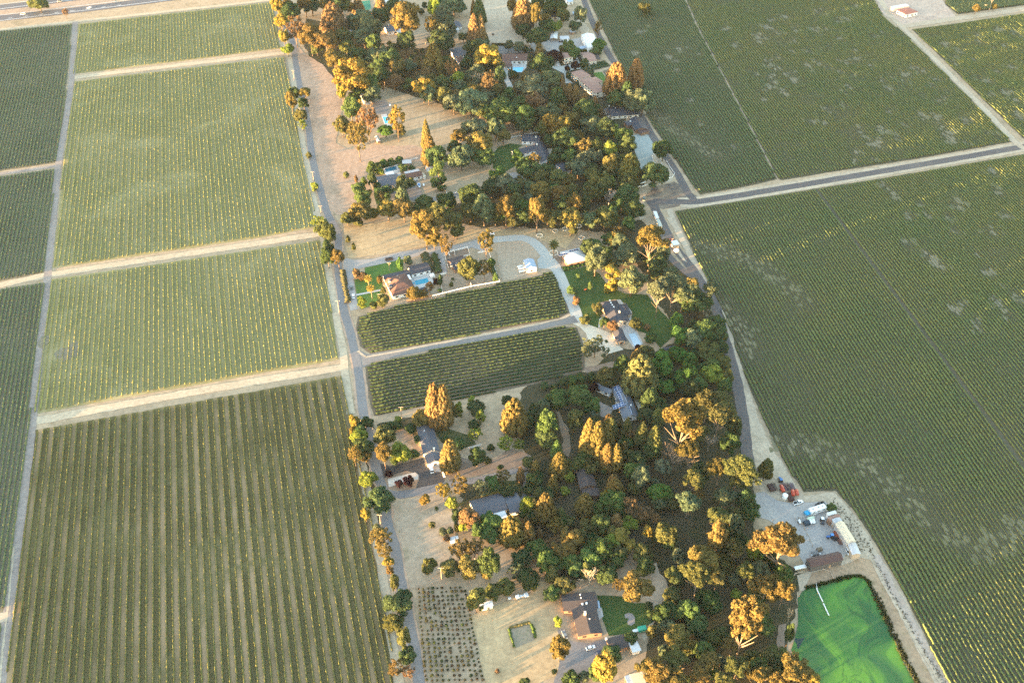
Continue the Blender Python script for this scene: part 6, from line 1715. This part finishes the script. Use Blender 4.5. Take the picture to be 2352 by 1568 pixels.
'S1': """oY 180 440 110 140;nS 310 615 95 130;lA 350 720 280 200;lA 390 850 190 180;oY 440 990 120 115;oA 460 1095 80 100;oO 510 1230 95 180;oD 560 1470 300 190;bO 940 570 75 75;bG 990 380 45 40;bS 1060 645 90 75;bS 1150 640 90 75;bR 1115 725 75 75;oO 910 1040 150 175;oO 1160 1060 200 190;lA 1290 830 260 240;oA 1380 1060 280 260;oD 1600 1010 220 310;lA 1460 800 200 150;oA 1560 1110 110 150;tW 1430 910 190 120;bY 1230 605 78 90;oL 1300 590 85 135;oR 1370 480 220 230;oG 1480 620 160 190;oG 1610 560 260 210;oG 1600 690 210 150;nA 1860 620 260 320;rA 2040 650 160 250;rK 2030 530 80 130;lA 2120 530 85 95;tW 2170 650 70 100;lS 1900 1090 190 140;oD 2060 1200 225 220;oO 1790 1280 190 200;oO 1640 1340 180 180;oO 1450 1420 200 270;oD 2300 1370 150 150;oG 2150 850 250 170;oD 1970 960 230 130;oG 2250 1000 190 230;oD 1230 470 130 170;bL 1165 310 110 130""",
'S2': """nA 95 510 205 310;nA 545 465 195 240;oL 320 325 105 115;nK 875 205 135 130;nA 890 300 200 190;oY 790 370 115 115;oG 880 440 260 210;lR 1080 480 170 210;lR 1230 560 200 160;oR 1350 640 115 120;oB 1400 330 240 220;oS 1400 470 160 150;rK 905 680 155 180;oY 940 830 190 175;oL 1050 700 180 160;oL 870 900 200 160;oY 1060 950 150 145;oD 730 700 190 240;oO 590 740 170 180;oA 540 680 85 95;lA 200 715 190 130;rK 20 810 65 120;oA 390 850 230 230;oA 300 980 230 160;oY 280 1080 140 95;oG 200 1110 230 170;oG 620 1090 250 230;oG 750 1000 180 220;oD 900 1110 220 140;oY 1270 800 110 150;oO 1210 1040 220 210;oO 1480 830 230 260;
eO 1800 210 240 240;eS 1730 470 260 230;eA 1850 390 160 160;eS 2130 400 230 230;eO 2080 660 260 270;eA 2090 890 220 170;eA 1900 1150 340 290;eO 1840 1310 340 290;oS 1620 1080 160 190;eO 2060 1330 210 210;eO 2280 250 190 220;eS 2280 700 190 260;eO 2270 1000 200 260;oL 2280 1510 120 130;oA 1130 1430 330 320;lA 930 1390 160 160;tW 600 1330 200 230;oO 320 1400 210 170;oG 180 1490 160 140;oD 800 1290 230 180;oD 450 1210 200 180;oD 1240 1200 200 170;oD 640 880 180 170""",
'S3': """eO 300 350 380 300;oO 620 330 160 170;oO 600 400 170 180;oO 110 690 200 190;oD 380 720 190 240;oG 430 850 220 190;oO 250 920 220 250;oA 60 1120 210 340;eA 800 1210 500 380;eO 560 1180 220 260;oL 500 1290 210 240;oO 150 1380 200 190;oD 270 1170 200 200;oG 1370 800 110 80""",
'S4': """bL 2105 865 92 115;oA 2120 1155 205 240;oD 1720 1555 115 70;bR 1405 1430 55 55;oO 330 1050 150 230;oD 370 1240 190 180;lA 240 1390 190 180;lR 385 1430 150 150;bO 2065 1430 65 60;oO 210 870 200 150;oG 480 1700 120 120""",
'S5': """oD 780 1045 145 125;oY 480 1390 240 320;oG 390 1430 180 190;oD 570 1230 210 150;bS 250 1485 125 130;bD 110 1520 190 120;bO 1020 990 120 160;oA 1330 1050 290 270;oY 1510 1145 140 130;eA 1100 1450 300 260;eA 980 1400 220 190;eO 1300 1310 260 190;eA 1560 1450 230 210;eA 1710 1330 230 190;eA 2110 850 380 560;eA 1950 1120 210 210;oO 2250 560 200 190;oD 1150 760 190 210;oD 1350 720 250 230;oD 1680 620 280 260;oD 1550 900 220 230;oO 1750 1060 200 200;eO 2000 1400 260 250;oG 2250 1400 210 250;eO 1860 1530 220 170;eA 1300 1540 260 170;oD 1180 1650 200 150""",
'S6': """eA 330 480 290 290;eA 530 520 260 290;eO 90 290 210 220;oD 150 230 160 160;oO 150 1300 210 210;oO 330 1280 210 210;eA 640 1420 350 290;oY 850 1510 170 130;eA 260 1500 250 170;oO 460 1230 190 180;tW 600 790 80 360;oD 600 1000 90 300;eA 500 1560 250 170;oG 260 800 180 220""",
}
LAND = [  # what a tree stands by: picture place and words
    (66, 8, 'far highway'), (870, 30, 'green court'), (900, 70, 'small white walled house'), (1190, 130, 'long house with a bright pool'), (1300, 135, 'square tile roofed villa'), (1345, 90, 'white metal barn'),
    (1345, 195, 'big tile roofed villa'), (1405, 255, 'black roofed house by the farm road'), (1480, 330, 'blue grey forecourt'), (1225, 345, 'dark roofed house in the woods'), (835, 222, 'grey metal shed'), (893, 275, 'small turquoise pool'),
    (905, 400, 'house with the parked boat'), (990, 380, 'little grey shed'), (1345, 515, 'two water tanks'), (920, 645, 'house with the red brown hip roof'), (1050, 600, 'white fenced corral'), (1215, 605, 'blue roofed shed'),
    (1315, 590, 'grey barn with solar panels'), (1415, 715, 'black roofed house on the lawn'), (1450, 775, 'pale covered pool'), (1550, 565, 'small white pump hut'), (1425, 915, 'house with blue solar panels'), (988, 1020, 'long gabled house'),
    (925, 1100, 'pale gravel island'), (1345, 1110, 'brown roofed cabin'), (1135, 1160, 'wide slate roofed house'), (1345, 1410, 'big brown roofed house'), (1450, 1480, 'white topped garage'), (1200, 1458, 'square garden plot'), (1105, 1395, 'small white shed'),
    (1000, 1290, 'grey pasture'), (1935, 1230, 'long cream barn'), (1885, 1285, 'brown open barn'), (1795, 1125, 'parked farm machines'), (1925, 1450, 'green pond'), (1720, 990, 'pale dirt verge'), (1690, 850, 'dark farm road'), (1520, 465, 'farm road junction'),
    (848, 1000, 'lane bend'), (745, 500, 'lane fork'), (690, 230, 'upper lane'), (905, 1260, 'lower lane'), (980, 1480, 'young orchard'), (2075, 25, 'red roofed far cottage'), (1180, 190, 'curving garden drive'), (1140, 40, 'tan far pasture'), (1000, 290, 'mown tan field'), (1480, 1000, 'tall wood'), (1560, 1380, 'brown clearing')]
tree_recs = []


def add_tree(r, k, col, x, y, w, h):
    name, cat, crowns, trunks, clear, least, word = KINDS[k]
    if k == 'o' and col in 'DSO': name = 'oak_tree'
    elif k == 'l': name = 'slender_tree'
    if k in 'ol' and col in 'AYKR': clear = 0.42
    zoom = REG[r][2]
    px, py = pic(r, x, y)
    W, H = w / zoom * 1.2, h / zoom * 1.12
    zc = 6.0
    for _ in range(4):                                   # the crown's centre lies on the line of sight at its own height
        p = G(r, x, y, zc)
        s = mpp(p)
        wm = W * s
        el = math.atan2(CAM_H - zc, math.hypot(p.x, p.y))
        hm = H * s
        q = max(hm * hm - (wm * math.sin(el)) ** 2, 0.0)
        hc = max(math.sqrt(q) / math.cos(el), wm * least)
        hc = min(hc, wm * 3.4)
        zc = hc * (clear + 0.5)
    base = G(r, x, y, zc)
    root = thing(name, None, cat, (base.x, base.y, 0.0), rng.uniform(0, 6.28))
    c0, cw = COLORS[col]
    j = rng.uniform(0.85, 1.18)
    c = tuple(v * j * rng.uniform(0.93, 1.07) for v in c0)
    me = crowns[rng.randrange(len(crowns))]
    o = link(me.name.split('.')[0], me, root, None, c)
    o.location = (0, 0, hc * clear)
    o.scale = (wm, wm * rng.uniform(0.9, 1.1), hc)
    if trunks:
        tm = trunks[rng.randrange(len(trunks))]
        tk = link('trunk', tm, root)
        tk.scale = (wm, wm, hc * (1 + clear) * 0.92)
    tree_recs.append((root, px, py, wm, hc, cw, word))


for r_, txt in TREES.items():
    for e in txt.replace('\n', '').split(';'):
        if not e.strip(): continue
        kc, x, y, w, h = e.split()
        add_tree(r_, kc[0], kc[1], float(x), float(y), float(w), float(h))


# ------------------------------------------------------------------ young orchard, plant by plant; reeds and weeds
ym = crown_mesh('young_vine', lumps_round(8, 0.5, 0.18, 0.28, rough=0.25), 34, 0.08, M_LEAF, 0.6)
spots_ = []
for i in range(11):
    a, b = G('S4', 500 + i * 53, 490 - i * 2), G('S4', 605 + i * 66, 1700)
    d = b - a
    n = int(d.length / 2.3)
    for k in range(n):
        if rng.random() < 0.06: continue
        p = a + d * (k + rng.uniform(-.14, .14)) / n
        spots_.append((p.y, p.x + rng.uniform(-.3, .3)))
spots_.sort()
ov, oq, on = [], [], 0
yv = np.array([v.co[:] for v in ym.vertices])
yf = [tuple(q.vertices) for q in ym.polygons]
for n_, (y, x) in enumerate(spots_):
    s = rng.uniform(1.0, 1.8)
    if n_ < 298:
        o = link('young_vine', ym, None, None, tuple(c * rng.uniform(.75, 1.2) for c in (0.062, 0.072, 0.042)))
        o.location = (x, y, 0.05)
        o.scale = (s, s, s * rng.uniform(.6, .9))
        o.rotation_euler = (0, 0, rng.uniform(0, 6.28))
        tag(o, 'small grey green young plant in the rows beside the straw paddock', 'young plant', 'young plants in rows beside the straw paddock')
    else:
        ov += (yv * s + np.array([x, y, 0.05])).tolist()
        oq += [tuple(i + on for i in f) for f in yf]
        on += len(yv)
me = bpy.data.meshes.new('young_planting')
me.from_pydata(ov, [], oq)
o = link('young_planting', me, None, M_LEAF, (0.062, 0.072, 0.042))
o['kind'] = 'stuff'


def tufts(name, label, r, pts, width, n, size, col, hgt):
    """reeds or weeds along a line: upright blades in clumps"""
    p = [G(r, *q) for q in pts]
    seg = [(b - a).length for a, b in zip(p, p[1:])]
    tot = sum(seg)
    V, Q = [], []
    for k in range(n):
        s = rng.random() * tot
        for i, l in enumerate(seg):
            if s <= l: break
            s -= l
        d = (p[i + 1] - p[i]).normalized()
        c = p[i] + d * s + Vector((-d.y, d.x, 0)) * rng.gauss(0, width / 2)
        for j in range(3):
            a = rng.uniform(0, 6.28)
            w, h = size * rng.uniform(.6, 1.4), hgt * rng.uniform(.5, 1.3)
            x, y = math.cos(a) * w, math.sin(a) * w
            lx, ly = rng.uniform(-.5, .5) * h, rng.uniform(-.5, .5) * h
            m = len(V)
            V += [(c.x - x, c.y - y, 0.05), (c.x + x, c.y + y, 0.05), (c.x + x * .6 + lx, c.y + y * .6 + ly, h), (c.x - x * .6 + lx, c.y - y * .6 + ly, h)]
            Q.append((m, m + 1, m + 2, m + 3))
    o = link(name, np_mesh(name, V, Q, M_LEAF), None, None, col)
    o['kind'] = 'stuff'
    o['label'] = label
    return o


tufts('reeds', 'dark reeds along the steep eastern bank of the pond', 'S6', [(1560, 520), (1650, 700), (1740, 900), (1800, 1030), (1900, 1250), (2010, 1450), (2110, 1650), (2200, 1800)], 1.6, 800, .35, (0.05, 0.06, 0.03), .8)
tufts('reeds', 'thin green rim of reeds round the top of the pond', 'S6', [(780, 482), (1000, 425), (1300, 342), (1420, 342), (1480, 375), (1560, 520)], 1.0, 500, .35, (0.035, 0.06, 0.02), .8)
tufts('weeds', 'dark weeds along the edge of the pond track', 'S6', [(1510, 20), (1560, 110), (1740, 470), (1860, 690), (2080, 1080), (2370, 1568), (2480, 1760)], 1.2, 260, .3, (0.10, 0.09, 0.06), .4)
tufts('weeds', 'dry weeds beside the yard fence line', 'S3', [(1330, 740), (1420, 790), (1550, 950), (1660, 1130), (1780, 1290)], 5, 160, .35, (0.12, 0.105, 0.07), .4)

# ------------------------------------------------------------------ more trees to close the woods where the photograph shows crown on crown
def fill(region, n, wmin, wmax, kinds, clear=()):
    px0, px1 = min(q[0] for q in region), max(q[0] for q in region)
    py0, py1 = min(q[1] for q in region), max(q[1] for q in region)

    def inside(x, y):
        c = False
        for (x1, y1), (x2, y2) in zip(region, region[1:] + region[:1]):
            if (y1 > y) != (y2 > y) and x < (x2 - x1) * (y - y1) / (y2 - y1) + x1: c = not c
        return c
    made = tries = 0
    while made < n and tries < 6000:
        tries += 1
        x, y = rng.uniform(px0, px1), rng.uniform(py0, py1)
        if not inside(x, y) or any(math.hypot(x - a, (y - b) * 1.2) < rr for a, b, rr in clear): continue
        near = min(math.hypot(x - t[1], (y - t[2]) * 1.1) for t in tree_recs)
        w = rng.uniform(wmin, wmax)
        if near < w * 0.48: continue
        k = rng.choice(kinds)
        add_tree('W', k[0], k[1], x, y, w, w * rng.uniform(.85, 1.1))
        made += 1
    return made


CLEARW = [(1345, 1100, 34), (1135, 1165, 48), (1425, 920, 48), (1345, 1410, 75), (1450, 1480, 40), (1400, 1400, 50), (1505, 1345, 42), (1300, 1000, 22), (1250, 1250, 40), (1320, 960, 18), (1310, 1150, 22), (1480, 1250, 18)]
fill([(1470, 800), (1660, 800), (1690, 900), (1700, 1000), (1730, 1100), (1740, 1240), (1830, 1330), (1800, 1480), (1800, 1600), (1530, 1600), (1520, 1480), (1540, 1330), (1500, 1200), (1440, 1050), (1420, 960)], 70, 26, 44, ['oD', 'oO', 'oD', 'oG', 'oG', 'oS'], CLEARW)
fill([(1200, 930), (1420, 980), (1500, 1200), (1470, 1280), (1330, 1330), (1270, 1320), (1240, 1240), (1120, 1210), (1080, 1160), (1200, 1100)], 40, 24, 38, ['oD', 'oG', 'oD', 'oO', 'rO'], CLEARW)
fill([(1380, 540), (1480, 520), (1580, 630), (1640, 690), (1660, 800), (1560, 780), (1500, 640)], 14, 26, 40, ['oD', 'oS', 'oO'], [(1415, 715, 55), (1450, 775, 40), (1320, 590, 40)])
fill([(760, 110), (860, 90), (1100, 170), (1220, 200), (1300, 290), (1400, 350), (1460, 440), (1420, 500), (1320, 510), (1180, 510), (1090, 460), (1250, 420), (1230, 300), (1000, 225), (880, 190), (800, 170)], 60, 24, 38, ['oD', 'oS', 'oD', 'oO', 'oG'], [(1225, 345, 48), (1450, 330, 40), (1190, 145, 26), (1100, 130, 30), (1310, 160, 60), (840, 220, 16), (1170, 190, 16), (1310, 215, 50), (1290, 385, 22), (1400, 255, 30), (1345, 195, 40), (950, 70, 30)])
# ------------------------------------------------------------------ labels: look, kind, and where it grows
buckets = {}
for rec in tree_recs:
    root, px, py, wm, hc, cw, word = rec
    best = min(LAND, key=lambda l: math.hypot(l[0] - px, (l[1] - py) * 1.3))
    dx, dy = px - best[0], py - best[1]
    d = math.hypot(dx, dy)
    if d < 26: rel = 'right beside'
    elif abs(dx) > abs(dy): rel = 'east of' if dx > 0 else 'west of'
    else: rel = 'in front of' if dy > 0 else 'behind'
    rel = rel.replace('right beside', 'close beside')
    key = (cw, word, rel, best[2])
    buckets.setdefault(key, []).append((d, rec))
for (cw, word, rel, lm), lst in buckets.items():
    lst.sort(key=lambda t: t[0])
    hs = [t[1][3] * t[1][4] for t in lst]
    for i, (d, rec) in enumerate(lst):
        if len(lst) == 1: lab = f'{cw} {word} {rel} the {lm}'
        elif len(lst) == 2: lab = f'{"larger" if hs[i] > hs[1 - i] else "smaller"} {cw} {word} {rel} the {lm}'
        else: lab = f'{ORD[min(i, 11)]} {cw} {word} out {rel} the {lm}'
        if len(lab.replace('-', ' ').split()) > 16: lab = lab.replace('tall clumpy ', '').replace('oak-like ', '').replace('narrow ', '').replace(' out ', ' ')
        rec[0]['label'] = lab
        rec[0]['group'] = {'shrub': 'garden shrubs'}.get(rec[0]['category'], 'trees of the valley')

# ================================================================== morning haze over the whole place
hz = NT('haze_air')
hv = hz.n('VolumePrincipled')
hv.inputs['Color'].default_value = (0.7, 0.84, 1.0, 1)
hv.inputs['Density'].default_value = 0.000013
hv.inputs['Anisotropy'].default_value = 0.2
hz.t.links.new(hv.outputs[0], hz.t.nodes['Material Output'].inputs['Volume'])
hz.t.nodes.remove(hz.b)
haze = MB().box((0, 1150, 209), (3240, 2940, 420)).build('haze', hz.m)
haze['kind'] = 'stuff'
